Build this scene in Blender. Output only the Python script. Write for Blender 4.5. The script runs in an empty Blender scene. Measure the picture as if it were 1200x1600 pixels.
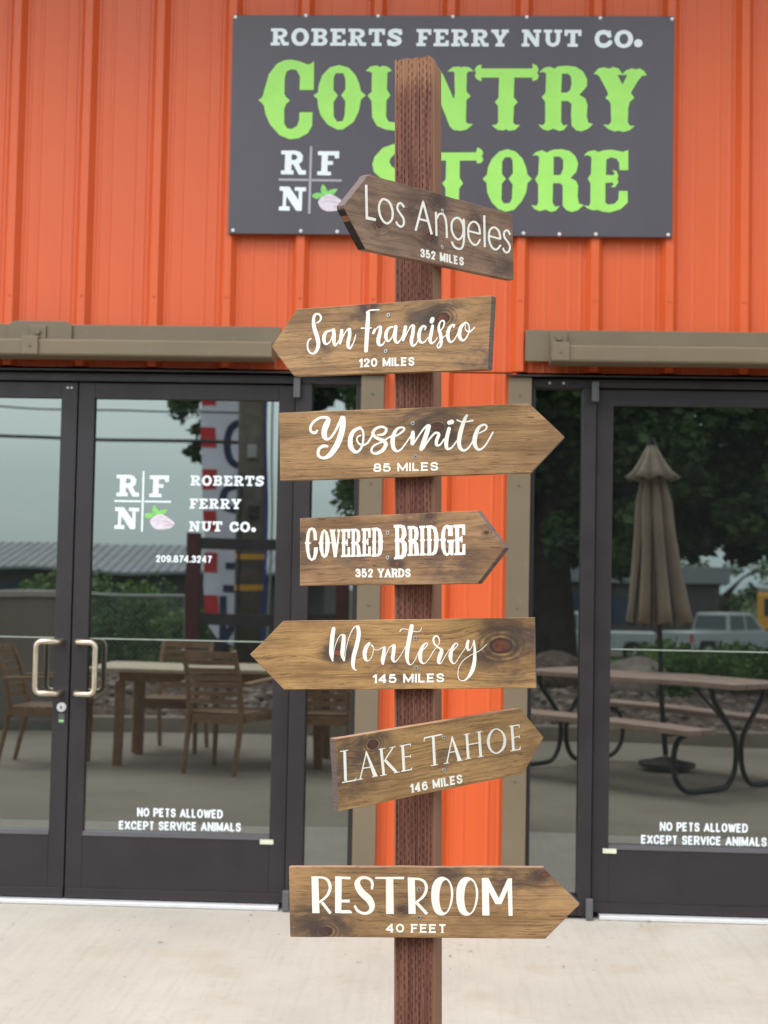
import bpy, bmesh, math, random
import numpy as np
from mathutils import Matrix, Vector

rad = math.radians
random.seed(7)
rng = np.random.default_rng(11)
scene = bpy.context.scene
COL = scene.collection

# ---------------------------------------------------------------- camera
CAM = np.array([0.0, -6.1, 1.335])
YAW, PITCH, ROLL = rad(-2.4596), rad(2.8264), rad(1.0846)
FPX = 2300.0            # focal length in pixels of the 1200x1600 photograph
FW = np.array([math.sin(YAW)*math.cos(PITCH), math.cos(YAW)*math.cos(PITCH), math.sin(PITCH)])
_r0 = np.array([math.cos(YAW), -math.sin(YAW), 0.0])
_u0 = np.cross(_r0, FW)
RT = math.cos(ROLL)*_r0 + math.sin(ROLL)*_u0
UP = -math.sin(ROLL)*_r0 + math.cos(ROLL)*_u0
cam_data = bpy.data.cameras.new('camera')
cam_data.sensor_fit = 'VERTICAL'
cam_data.sensor_height = 36.0
cam_data.lens = FPX/1600*36.0
cam_data.clip_start = 0.05
cam_data.clip_end = 1500
cam_data.dof.use_dof = True
cam_data.dof.focus_distance = 3.22
cam_data.dof.aperture_fstop = 5.6
cam = bpy.data.objects.new('camera', cam_data)
COL.objects.link(cam)
M = Matrix(((RT[0], UP[0], -FW[0], CAM[0]), (RT[1], UP[1], -FW[1], CAM[1]), (RT[2], UP[2], -FW[2], CAM[2]), (0, 0, 0, 1)))
cam.matrix_world = M
scene.camera = cam

# ---------------------------------------------------------------- sky, sun, exposure
SUN_EL, SUN_AZ = rad(58), rad(215)      # azimuth clockwise from +y
world = bpy.data.worlds.new('World')
scene.world = world
world.use_nodes = True
wt = world.node_tree
wt.nodes.clear()
w_out = wt.nodes.new('ShaderNodeOutputWorld')
sky = wt.nodes.new('ShaderNodeTexSky')
sky.sky_type = 'NISHITA'
sky.sun_disc = False
sky.sun_elevation = SUN_EL
sky.sun_rotation = SUN_AZ
sky.air_density = 1.0
sky.dust_density = 3.0
bg1 = wt.nodes.new('ShaderNodeBackground')
bg1.inputs['Strength'].default_value = 0.06
wt.links.new(sky.outputs['Color'], bg1.inputs['Color'])
# overcast cloud sheet: soft grey with broad billows, a little darker and bluer near the horizon
tc = wt.nodes.new('ShaderNodeTexCoord')
mp = wt.nodes.new('ShaderNodeMapping')
mp.inputs['Scale'].default_value = (1.0, 1.0, 3.2)
wt.links.new(tc.outputs['Generated'], mp.inputs['Vector'])
cn = wt.nodes.new('ShaderNodeTexNoise')
cn.inputs['Scale'].default_value = 1.6
cn.inputs['Detail'].default_value = 3
wt.links.new(mp.outputs['Vector'], cn.inputs['Vector'])
sx = wt.nodes.new('ShaderNodeSeparateXYZ')
wt.links.new(tc.outputs['Generated'], sx.inputs[0])
ad = wt.nodes.new('ShaderNodeMath'); ad.operation = 'MULTIPLY_ADD'
wt.links.new(cn.outputs['Fac'], ad.inputs[0]); ad.inputs[1].default_value = 0.16
wt.links.new(sx.outputs['Z'], ad.inputs[2])
cr = wt.nodes.new('ShaderNodeValToRGB')
e = cr.color_ramp.elements
e[0].position = 0.03; e[0].color = (0.46, 0.60, 0.64, 1)
e[1].position = 0.60; e[1].color = (1.0, 1.03, 1.06, 1)
k = cr.color_ramp.elements.new(0.13); k.color = (0.46, 0.58, 0.62, 1)
k = cr.color_ramp.elements.new(0.24); k.color = (0.86, 0.95, 0.90, 1)
wt.links.new(ad.outputs[0], cr.inputs['Fac'])
bg2 = wt.nodes.new('ShaderNodeBackground')
bg2.inputs['Strength'].default_value = 1.15
wt.links.new(cr.outputs['Color'], bg2.inputs['Color'])
ash = wt.nodes.new('ShaderNodeAddShader')
wt.links.new(bg1.outputs[0], ash.inputs[0]); wt.links.new(bg2.outputs[0], ash.inputs[1])
wt.links.new(ash.outputs[0], w_out.inputs['Surface'])

sd = bpy.data.lights.new('sun', 'SUN')
sd.energy = 1.35
sd.angle = rad(36)
sd.color = (1.0, 0.965, 0.92)
sun = bpy.data.objects.new('sun', sd)
COL.objects.link(sun)
_sv = Vector((math.sin(SUN_AZ)*math.cos(SUN_EL), math.cos(SUN_AZ)*math.cos(SUN_EL), math.sin(SUN_EL)))
sun.rotation_euler = _sv.to_track_quat('Z', 'Y').to_euler()

scene.view_settings.view_transform = 'Standard'
scene.view_settings.look = 'None'
scene.view_settings.gamma = 1
scene.view_settings.use_curve_mapping = False
scene.view_settings.exposure = 0.72
scene.render.engine = 'CYCLES'
scene.cycles.use_denoising = True
try:
    scene.cycles.denoiser = 'OPENIMAGEDENOISE'
    scene.cycles.denoising_input_passes = 'RGB_ALBEDO_NORMAL'
except Exception:
    pass
scene.cycles.max_bounces = 7
scene.cycles.diffuse_bounces = 3
scene.cycles.glossy_bounces = 4
scene.cycles.transparent_max_bounces = 6
scene.cycles.sample_clamp_indirect = 8

# ---------------------------------------------------------------- surveying helpers
def ray(px, py):
    return FW + RT*(px-600)/FPX - UP*(py-800)/FPX

def at(px, py, y):
    """point of the place seen at pixel (px,py) of the photograph on the vertical plane y"""
    d = ray(px, py)
    return CAM + d*((y-CAM[1])/d[1])

def on_plane(px, py, O, n):
    d = ray(px, py)
    t = np.dot(np.asarray(O)-CAM, n)/np.dot(d, n)
    return CAM + d*t

# ---------------------------------------------------------------- object helpers
def tag(o, label=None, cat=None, group=None, kind=None):
    if label: o['label'] = label
    if cat: o['category'] = cat
    if group: o['group'] = group
    if kind: o['kind'] = kind
    return o

def empty(name, loc=(0, 0, 0), rotz=0.0, matrix=None):
    o = bpy.data.objects.new(name, None)
    o.empty_display_size = 0.1
    COL.objects.link(o)
    if matrix is not None: o.matrix_world = matrix
    else:
        o.location = loc; o.rotation_euler = (0, 0, rotz)
    return o

class MB:
    """collects verts and faces and links them as one mesh object"""
    def __init__(s): s.v = []; s.f = []
    def add(s, vs, fs):
        b = len(s.v); s.v += [tuple(map(float, p)) for p in vs]; s.f += [tuple(b+i for i in f) for f in fs]; return s
    def box(s, x0, x1, y0, y1, z0, z1):
        return s.add([(x0,y0,z0),(x1,y0,z0),(x1,y1,z0),(x0,y1,z0),(x0,y0,z1),(x1,y0,z1),(x1,y1,z1),(x0,y1,z1)],
                     [(0,3,2,1),(4,5,6,7),(0,1,5,4),(1,2,6,5),(2,3,7,6),(3,0,4,7)])
    def prism_y(s, poly, y0, y1):
        """poly: list of (x,z) counter-clockwise seen from -y"""
        n = len(poly)
        return s.add([(x, y0, z) for x, z in poly]+[(x, y1, z) for x, z in poly],
                     [tuple(range(n)), tuple(range(2*n-1, n-1, -1))]+[((i+1) % n, i, n+i, n+(i+1) % n) for i in range(n)])
    def prism_x(s, poly, x0, x1):
        n = len(poly)
        return s.add([(x0, y, z) for y, z in poly]+[(x1, y, z) for y, z in poly],
                     [tuple(range(n-1, -1, -1)), tuple(range(n, 2*n))]+[(i, (i+1) % n, n+(i+1) % n, n+i) for i in range(n)])
    def tube(s, pts, r, n=10, caps=True):
        pts = [Vector(p) for p in pts]
        rs = r if isinstance(r, (list, tuple)) else [r]*len(pts)
        prev = None; base = len(s.v); m = len(pts)
        for i, p in enumerate(pts):
            t = (pts[min(i+1, m-1)]-pts[max(i-1, 0)]).normalized()
            if prev is None:
                a = t.orthogonal().normalized()
            else:
                a = (prev - t*prev.dot(t)).normalized()
            prev = a; b = t.cross(a)
            for k in range(n):
                q = p + (a*math.cos(2*math.pi*k/n)+b*math.sin(2*math.pi*k/n))*rs[i]
                s.v.append(tuple(q))
        for i in range(m-1):
            for k in range(n):
                s.f.append((base+i*n+k, base+i*n+(k+1) % n, base+(i+1)*n+(k+1) % n, base+(i+1)*n+k))
        if caps:
            s.f.append(tuple(base+k for k in range(n-1, -1, -1)))
            s.f.append(tuple(base+(m-1)*n+k for k in range(n)))
        return s
    def cyl(s, a, b, r, n=16, r2=None):
        return s.tube([a, b], [r, r if r2 is None else r2], n)
    def bar(s, a, b, w, h, up=(0, 0, 1)):
        """rectangular bar from a to b, w across, h along up"""
        a = Vector(a); b = Vector(b); t = (b-a).normalized(); u = Vector(up)
        sd_ = t.cross(u).normalized(); u = sd_.cross(t).normalized()
        vs = []
        for p in (a, b):
            for i, j in ((-1, -1), (1, -1), (1, 1), (-1, 1)):
                vs.append(p+sd_*(i*w/2)+u*(j*h/2))
        return s.add(vs, [(0,1,2,3),(7,6,5,4),(0,4,5,1),(1,5,6,2),(2,6,7,3),(3,7,4,0)])
    def build(s, name, mat, parent=None, smooth=False, bevel=0.0, segs=2, matrix=None, link=True):
        me = bpy.data.meshes.new(name)
        me.from_pydata(s.v, [], s.f)
        me.materials.append(mat)
        bm = bmesh.new(); bm.from_mesh(me); bmesh.ops.recalc_face_normals(bm, faces=bm.faces); bm.to_mesh(me); bm.free()
        if smooth:
            me.polygons.foreach_set('use_smooth', [True]*len(me.polygons))
        o = bpy.data.objects.new(name, me)
        COL.objects.link(o)
        if parent is not None: o.parent = parent
        if matrix is not None: o.matrix_local = matrix
        if bevel:
            md = o.modifiers.new('bevel', 'BEVEL'); md.width = bevel; md.segments = segs; md.limit_method = 'ANGLE'; md.angle_limit = rad(35)
        return o

def raw(name, verts, faces, mat, parent=None, smooth=False):
    """fast mesh from numpy arrays (all faces the same size)"""
    me = bpy.data.meshes.new(name)
    verts = np.asarray(verts, dtype=np.float32); faces = np.asarray(faces, dtype=np.int32)
    me.vertices.add(len(verts)); me.vertices.foreach_set('co', verts.ravel())
    k = faces.shape[1]
    me.loops.add(faces.size); me.loops.foreach_set('vertex_index', faces.ravel())
    me.polygons.add(len(faces)); me.polygons.foreach_set('loop_start', np.arange(0, faces.size, k, dtype=np.int32))
    me.update(calc_edges=True)
    me.materials.append(mat)
    if smooth: me.polygons.foreach_set('use_smooth', [True]*len(me.polygons))
    o = bpy.data.objects.new(name, me); COL.objects.link(o)
    if parent is not None: o.parent = parent
    return o

def copy_tree(o, parent=None):
    c = o.copy(); COL.objects.link(c); c.parent = parent
    for ch in list(o.children):
        copy_tree(ch, c)
    return c

# ---------------------------------------------------------------- material helpers
def srgb(r, g, b):
    f = lambda c: (c/255/12.92) if c/255 <= 0.04045 else ((c/255+0.055)/1.055)**2.4
    return (f(r), f(g), f(b), 1)

class NT:
    def __init__(s, name):
        s.m = bpy.data.materials.new(name); s.m.use_nodes = True; s.t = s.m.node_tree; s.t.nodes.clear()
        s.out = s.t.nodes.new('ShaderNodeOutputMaterial')
        s.b = s.t.nodes.new('ShaderNodeBsdfPrincipled')
        s.t.links.new(s.b.outputs[0], s.out.inputs['Surface'])
    def n(s, t, **kw):
        nd = s.t.nodes.new('ShaderNode'+t)
        for k_, v_ in kw.items(): setattr(nd, k_, v_)
        return nd
    def l(s, a, b): s.t.links.new(a, b)
    def _in(s, nd, i, v):
        if v is None: return
        if isinstance(v, bpy.types.NodeSocket): s.l(v, nd.inputs[i])
        else: nd.inputs[i].default_value = v
    def math(s, op, a, b=None, c=None, clamp=False):
        nd = s.n('Math', operation=op); nd.use_clamp = clamp
        s._in(nd, 0, a); s._in(nd, 1, b); s._in(nd, 2, c)
        return nd.outputs[0]
    def coords(s):
        tc_ = s.n('TexCoord'); sp = s.n('SeparateXYZ'); s.l(tc_.outputs['Object'], sp.inputs[0])
        return tc_.outputs['Object'], sp.outputs[0], sp.outputs[1], sp.outputs[2]
    def vec(s, x, y, z):
        nd = s.n('CombineXYZ'); s._in(nd, 0, x); s._in(nd, 1, y); s._in(nd, 2, z); return nd.outputs[0]
    def noise(s, v, scale=5, detail=3, rough=0.5, out='Fac'):
        nd = s.n('TexNoise'); s.l(v, nd.inputs['Vector']); nd.inputs['Scale'].default_value = scale
        nd.inputs['Detail'].default_value = detail; nd.inputs['Roughness'].default_value = rough
        return nd.outputs[out]
    def map(s, v, sc):
        nd = s.n('Mapping'); s.l(v, nd.inputs['Vector']); nd.inputs['Scale'].default_value = sc; return nd.outputs[0]
    def mapr(s, v, a, b, c=0.0, d=1.0, smooth=False):
        nd = s.n('MapRange'); nd.clamp = True
        if smooth: nd.interpolation_type = 'SMOOTHSTEP'
        s._in(nd, 0, v); s._in(nd, 1, a); s._in(nd, 2, b); s._in(nd, 3, c); s._in(nd, 4, d); return nd.outputs[0]
    def mix(s, f, a, b, mode='MIX'):
        nd = s.n('Mix'); nd.data_type = 'RGBA'; nd.blend_type = mode
        s._in(nd, 0, f); s._in(nd, 6, a); s._in(nd, 7, b); return nd.outputs[2]
    def bump(s, h, strength=0.3, dist=0.002, prev=None):
        nd = s.n('Bump'); s.l(h, nd.inputs['Height']); nd.inputs['Strength'].default_value = strength
        nd.inputs['Distance'].default_value = dist
        if prev is not None: s.l(prev, nd.inputs['Normal'])
        s.l(nd.outputs[0], s.b.inputs['Normal']); return nd.outputs[0]
    def set(s, color=None, rough=None, metal=None, ior=None, spec=None):
        for i, v in (('Base Color', color), ('Roughness', rough), ('Metallic', metal), ('IOR', ior), ('Specular IOR Level', spec)):
            s._in(s.b, i, v)
        return s.m

def paint(name, col, rough=0.5, var=0.12, scale=6.0, bump=0.0, metal=0.0, spec=0.5, dirt=0.0, bscale=80):
    """painted or plain surface with slight mottling and faint dirt"""
    t = NT(name); v, x, y, z = t.coords()
    n1 = t.noise(v, scale, 4, 0.6)
    dark = tuple(c*(1-var) for c in col[:3])+(1,)
    lite = tuple(min(1, c*(1+var)) for c in col[:3])+(1,)
    c = t.mix(t.mapr(n1, 0.3, 0.7), dark, lite)
    if dirt:
        n2 = t.noise(v, scale*7, 5, 0.7)
        c = t.mix(t.mapr(n2, 0.62, 0.78, 0, dirt), c, (0.35, 0.33, 0.30, 1))
    rn = t.mapr(t.noise(v, scale*2.3, 3), 0.3, 0.7, rough*0.85, min(1, rough*1.15))
    if bump: t.bump(t.noise(v, bscale, 3), bump, 0.002)
    return t.set(c, rn, metal, spec=spec)

def board_wood(name, seed, light, mid, dark, knots, patches=()):
    t = NT(name); v, x, y, z = t.coords()
    warp = t.noise(t.vec(t.math('MULTIPLY', x, 3.0), seed*3.1, t.math('MULTIPLY', z, 9.0)), 1.0, 2)
    vv = t.math('MULTIPLY_ADD', t.math('SUBTRACT', warp, 0.5), 0.026, z)
    warp2 = t.noise(t.vec(t.math('MULTIPLY', x, 22.0), seed*6.1, t.math('MULTIPLY', z, 60.0)), 1.0, 2)
    vv = t.math('MULTIPLY_ADD', t.math('SUBTRACT', warp2, 0.5), 0.0075, vv)
    halo = None; core = None; ringd = None
    for (ku, kv, r) in knots:
        dx = t.math('DIVIDE', t.math('SUBTRACT', x, ku), r*1.5)
        dz0 = t.math('SUBTRACT', z, kv)
        dz = t.math('DIVIDE', dz0, r)
        wob = t.math('MULTIPLY_ADD', t.noise(t.vec(t.math('MULTIPLY', x, 30.0), seed, t.math('MULTIPLY', z, 30.0)), 1.0, 2), 0.5, 0.75)
        d2 = t.math('MULTIPLY', t.math('ADD', t.math('MULTIPLY', dx, dx), t.math('MULTIPLY', dz, dz)), wob)
        g = t.math('EXPONENT', t.math('MULTIPLY', d2, -0.42))
        vv = t.math('SUBTRACT', vv, t.math('MULTIPLY', t.math('MULTIPLY', dz0, 1.25), g))
        c = t.mapr(d2, 0.10, 0.26, 1.0, 0.0, True)
        # broken rings round the core
        dd = t.math('SQRT', d2)
        rg = t.math('MULTIPLY', t.math('ABSOLUTE', t.math('SINE', t.math('MULTIPLY', dd, 11.0))), t.mapr(d2, 0.25, 2.6, 1.0, 0.0, True))
        halo = g if halo is None else t.math('MAXIMUM', halo, g)
        core = c if core is None else t.math('MAXIMUM', core, c)
        ringd = rg if ringd is None else t.math('MAXIMUM', ringd, rg)
    # growth bands and fibres follow the bent coordinate
    bands = t.noise(t.vec(t.math('MULTIPLY', x, 1.2), seed*1.7, t.math('MULTIPLY', vv, 70.0)), 1.0, 3, 0.6)
    lines = t.noise(t.vec(t.math('MULTIPLY', x, 5.0), seed*2.3, t.math('MULTIPLY', vv, 250.0)), 1.0, 2, 0.5)
    fib = t.noise(t.vec(t.math('MULTIPLY', x, 26.0), seed*5.0, t.math('MULTIPLY', vv, 430.0)), 1.0, 4, 0.75)
    pits = t.noise(t.vec(t.math('MULTIPLY', x, 26.0), seed*7.0, t.math('MULTIPLY', vv, 380.0)), 1.0, 2, 0.5)
    blot = t.noise(t.vec(t.math('MULTIPLY', x, 5.0), seed*4.0, t.math('MULTIPLY', z, 16.0)), 1.0, 4, 0.6)
    c = t.mix(t.mapr(bands, 0.42, 0.70), light, mid)
    c = t.mix(t.mapr(lines, 0.54, 0.64, 0, 0.52), c, dark)
    c = t.mix(t.mapr(fib, 0.48, 0.66, 0, 0.50), c, dark)
    c = t.mix(t.mapr(blot, 0.46, 0.66, 0, 0.72), c, t.mix(0.5, mid, dark))
    c = t.mix(t.mapr(blot, 0.44, 0.28, 0, 0.55), c, tuple(min(1, q*1.25) for q in light[:3])+(1,))
    c = t.mix(t.mapr(pits, 0.66, 0.72, 0, 0.85), c, (0.035, 0.02, 0.012, 1))
    if knots:
        sm = t.noise(t.vec(t.math('MULTIPLY', x, 14.0), seed, t.math('MULTIPLY', z, 22.0)), 1.0, 4, 0.6)
        h2 = t.math('MULTIPLY', t.mapr(halo, 0.06, 0.55), t.mapr(sm, 0.38, 0.56))
        c = t.mix(t.math('MULTIPLY', h2, 0.85), c, (0.050, 0.032, 0.026, 1))
        c = t.mix(t.mapr(ringd, 0.50, 0.85, 0, 0.62), c, (0.045, 0.026, 0.018, 1))
        cc = t.mix(t.mapr(sm, 0.35, 0.65), (0.035, 0.010, 0.008, 1), (0.19, 0.058, 0.030, 1))
        c = t.mix(core, c, cc)
        rim = t.math('MULTIPLY', t.math('MULTIPLY', core, t.math('SUBTRACT', 1.0, core)), 4.0)
        c = t.mix(t.math('MULTIPLY', rim, 0.85), c, (0.018, 0.010, 0.009, 1))
    for (ku, kv, pr) in patches:      # places where the stain soaked in dark
        dx = t.math('DIVIDE', t.math('SUBTRACT', x, ku), pr*1.6); dz = t.math('DIVIDE', t.math('SUBTRACT', z, kv), pr)
        g = t.math('EXPONENT', t.math('MULTIPLY', t.math('ADD', t.math('MULTIPLY', dx, dx), t.math('MULTIPLY', dz, dz)), -0.8))
        sm2 = t.noise(t.vec(t.math('MULTIPLY', x, 18.0), seed+ku*9, t.math('MULTIPLY', vv, 40.0)), 1.0, 4, 0.65)
        c = t.mix(t.math('MULTIPLY', t.mapr(g, 0.1, 0.8), t.mapr(sm2, 0.36, 0.6, 0, 0.8)), c, (0.055, 0.038, 0.034, 1))
    # sawn ends took the stain differently; top edges carry painted sky light
    ob = t.n('TexCoord'); sn = t.n('SeparateXYZ'); t.l(ob.outputs['Normal'], sn.inputs[0])
    endm = t.mapr(t.math('ABSOLUTE', sn.outputs[0]), 0.45, 0.6, 0, 0.85)
    c = t.mix(endm, c, t.mix(t.mapr(fib, 0.4, 0.65), (0.125, 0.095, 0.092, 1), (0.075, 0.055, 0.055, 1)))
    toplit = t.mapr(sn.outputs[2], 0.8, 0.95, 0, 0.6)  # upward edges mixed paler and pinker to paint in sky light
    c = t.mix(toplit, c, (0.42, 0.25, 0.17, 1))
    h = t.math('ADD', t.math('MULTIPLY', lines, -0.6), t.math('MULTIPLY', fib, -0.5))
    h = t.math('ADD', h, t.math('MULTIPLY', pits, -0.5))
    t.bump(h, 0.55, 0.0012)
    return t.set(c, t.mapr(fib, 0.3, 0.7, 0.55, 0.75), spec=0.35)

# ---------------------------------------------------------------- lettering: shapes -> flat mesh
def catmull(pts, closed=False, sub=6):
    p = np.array(pts, float); n = len(p); out = []
    rng_ = range(n if closed else n-1)
    for i in rng_:
        if closed: a, b, c, d = p[(i-1) % n], p[i], p[(i+1) % n], p[(i+2) % n]
        else: a, b, c, d = p[max(i-1, 0)], p[i], p[i+1], p[min(i+2, n-1)]
        for k_ in range(sub):
            t = k_/sub
            out.append(0.5*((2*b)+(c-a)*t+(2*a-5*b+4*c-d)*t*t+(-a+3*b-3*c+d)*t**3))
    if not closed: out.append(p[-1])
    return np.array(out)

class Field:
    """signed distance field in photograph pixels; negative inside"""
    def __init__(s, x0, y0, x1, y1, cell):
        s.x0, s.y0, s.c = x0, y0, cell
        s.nx = int((x1-x0)/cell)+2; s.ny = int((y1-y0)/cell)+2
        s.xs = x0+np.arange(s.nx)*cell; s.ys = y0+np.arange(s.ny)*cell
        s.F = np.full((s.ny, s.nx), 1e3)
    def win(s, x0, y0, x1, y1, m=2.0):
        i0 = max(0, int((x0-m-s.x0)/s.c)); i1 = min(s.nx, int((x1+m-s.x0)/s.c)+2)
        j0 = max(0, int((y0-m-s.y0)/s.c)); j1 = min(s.ny, int((y1+m-s.y0)/s.c)+2)
        return slice(j0, max(j1, j0)), slice(i0, max(i1, i0))
    def seg(s, a, b, r0, r1):
        m = max(r0, r1)
        w = s.win(min(a[0], b[0])-m, min(a[1], b[1])-m, max(a[0], b[0])+m, max(a[1], b[1])+m, 2*s.c)
        X, Y = np.meshgrid(s.xs[w[1]], s.ys[w[0]])
        if X.size == 0: return
        dx, dy = b[0]-a[0], b[1]-a[1]; L = dx*dx+dy*dy+1e-9
        t = np.clip(((X-a[0])*dx+(Y-a[1])*dy)/L, 0, 1)
        d = np.hypot(X-a[0]-t*dx, Y-a[1]-t*dy)-(r0+(r1-r0)*t)
        s.F[w] = np.minimum(s.F[w], d)
    def box(s, a, b, hw, ext):
        """butt-ended bar"""
        a = np.array(a[:2], float); b = np.array(b[:2], float); L = np.linalg.norm(b-a)+1e-9; u = (b-a)/L
        c = (a+b)/2; h = L/2+ext; m = hw+h
        w = s.win(c[0]-m, c[1]-m, c[0]+m, c[1]+m)
        X, Y = np.meshgrid(s.xs[w[1]], s.ys[w[0]])
        if X.size == 0: return
        p = abs((X-c[0])*u[0]+(Y-c[1])*u[1])-h; q = abs(-(X-c[0])*u[1]+(Y-c[1])*u[0])-hw
        d = np.minimum(np.maximum(p, q), 0)+np.hypot(np.maximum(p, 0), np.maximum(q, 0))
        s.F[w] = np.minimum(s.F[w], d)
    def polysd(s, P, X, Y):
        P = np.asarray(P, float); d = np.full(X.shape, 1e6); ins = np.zeros(X.shape, bool); n = len(P)
        for i in range(n):
            a, b = P[i], P[(i+1) % n]; dx, dy = b-a
            L = dx*dx+dy*dy+1e-9
            t = np.clip(((X-a[0])*dx+(Y-a[1])*dy)/L, 0, 1)
            d = np.minimum(d, np.hypot(X-a[0]-t*dx, Y-a[1]-t*dy))
            cond = (a[1] > Y) != (b[1] > Y)
            ins ^= cond & (X < (b[0]-a[0])*(Y-a[1])/(b[1]-a[1]+1e-12)+a[0])
        return np.where(ins, -d, d)
    def poly(s, P, holes=()):
        P = np.asarray(P, float)
        w = s.win(P[:, 0].min(), P[:, 1].min(), P[:, 0].max(), P[:, 1].max())
        X, Y = np.meshgrid(s.xs[w[1]], s.ys[w[0]])
        if X.size == 0: return
        d = s.polysd(P, X, Y)
        for h in holes: d = np.maximum(d, -s.polysd(h, X, Y))
        s.F[w] = np.minimum(s.F[w], d)
    def mesh(s):
        F = s.F; ins = F < 0
        c4 = ins[:-1, :-1].astype(int)+ins[:-1, 1:]+ins[1:, 1:]+ins[1:, :-1]
        V = []; FA = []; X, Y = s.xs, s.ys
        for j in np.nonzero(c4.any(axis=1))[0]:
            row = c4[j]; full = row == 4
            idx = np.nonzero(np.diff(np.concatenate(([0], full.astype(int), [0]))))[0]
            for a, b in zip(idx[::2], idx[1::2]):
                n = len(V); V += [(X[a], Y[j]), (X[b], Y[j]), (X[b], Y[j+1]), (X[a], Y[j+1])]; FA.append((n, n+1, n+2, n+3))
            for i in np.nonzero((row > 0) & (row < 4))[0]:
                cs = ((i, j), (i+1, j), (i+1, j+1), (i, j+1)); n = len(V); k0 = n
                for q in range(4):
                    (ia, ja), (ib, jb) = cs[q], cs[(q+1) % 4]
                    fa, fb = F[ja, ia], F[jb, ib]
                    if fa < 0: V.append((X[ia], Y[ja]))
                    if (fa < 0) != (fb < 0):
                        t = fa/(fa-fb); V.append((X[ia]+(X[ib]-X[ia])*t, Y[ja]+(Y[jb]-Y[ja])*t))
                k1 = len(V)
                if k1-k0 >= 3: FA.append(tuple(range(k0, k1)))
        return V, FA

def lettering(name, items, mapper, mat, parent=None, cell=0.5, soft=0.0):
    """items in photograph pixels; mapper(px,py)->3D point in the parent's space"""
    xs = []; ys = []
    for it in items:
        for p in it[1]: xs.append(p[0]); ys.append(p[1])
    m = 8
    fl = Field(min(xs)-m, min(ys)-m, max(xs)+m, max(ys)+m, cell)
    for it in items:
        k_, P = it[0], it[1]
        if k_ in ('s', 'S'):      # brush stroke with varying width; S = closed
            w = it[2] if len(it) > 2 else None
            Q = [(p[0], p[1], (p[2] if len(p) > 2 else w)/2) for p in P]
            C = catmull(Q, k_ == 'S', 7)
            if k_ == 'S': C = np.vstack([C, C[:1]])
            for a, b in zip(C[:-1], C[1:]): fl.seg(a, b, max(a[2], .1), max(b[2], .1))
        elif k_ == 'l':           # straight bars with square ends
            w = it[2]/2; ext = it[3] if len(it) > 3 else 0
            for a, b in zip(P[:-1], P[1:]): fl.box(a, b, w, ext)
        elif k_ == 'p': fl.poly(P, it[2] if len(it) > 2 else ())
        elif k_ == 'q': fl.poly(catmull(P, True, 5), [catmull(h, True, 5) for h in (it[2] if len(it) > 2 else ())])
    V, FA = fl.mesh()
    V3 = [mapper(x, y) for x, y in V]
    me = bpy.data.meshes.new(name); me.from_pydata([tuple(map(float, p)) for p in V3], [], FA); me.materials.append(mat)
    o = bpy.data.objects.new(name, me); COL.objects.link(o)
    if parent is not None: o.parent = parent
    return o

def tr(o, s, items):
    """zoomed-crop coordinates -> photograph pixels"""
    out = []
    for it in items:
        f = lambda p: (o[0]+p[0]/s, o[1]+p[1]/s)+((p[2]/s,) if len(p) > 2 else ())
        r = [it[0], [f(p) for p in it[1]]]
        if it[0] in 'sSl':
            if len(it) > 2: r.append(it[2]/s)
            if len(it) > 3: r.append(it[3]/s)
        elif len(it) > 2: r.append([[f(p) for p in h] for h in it[2]])
        out.append(tuple(r))
    return out

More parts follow.
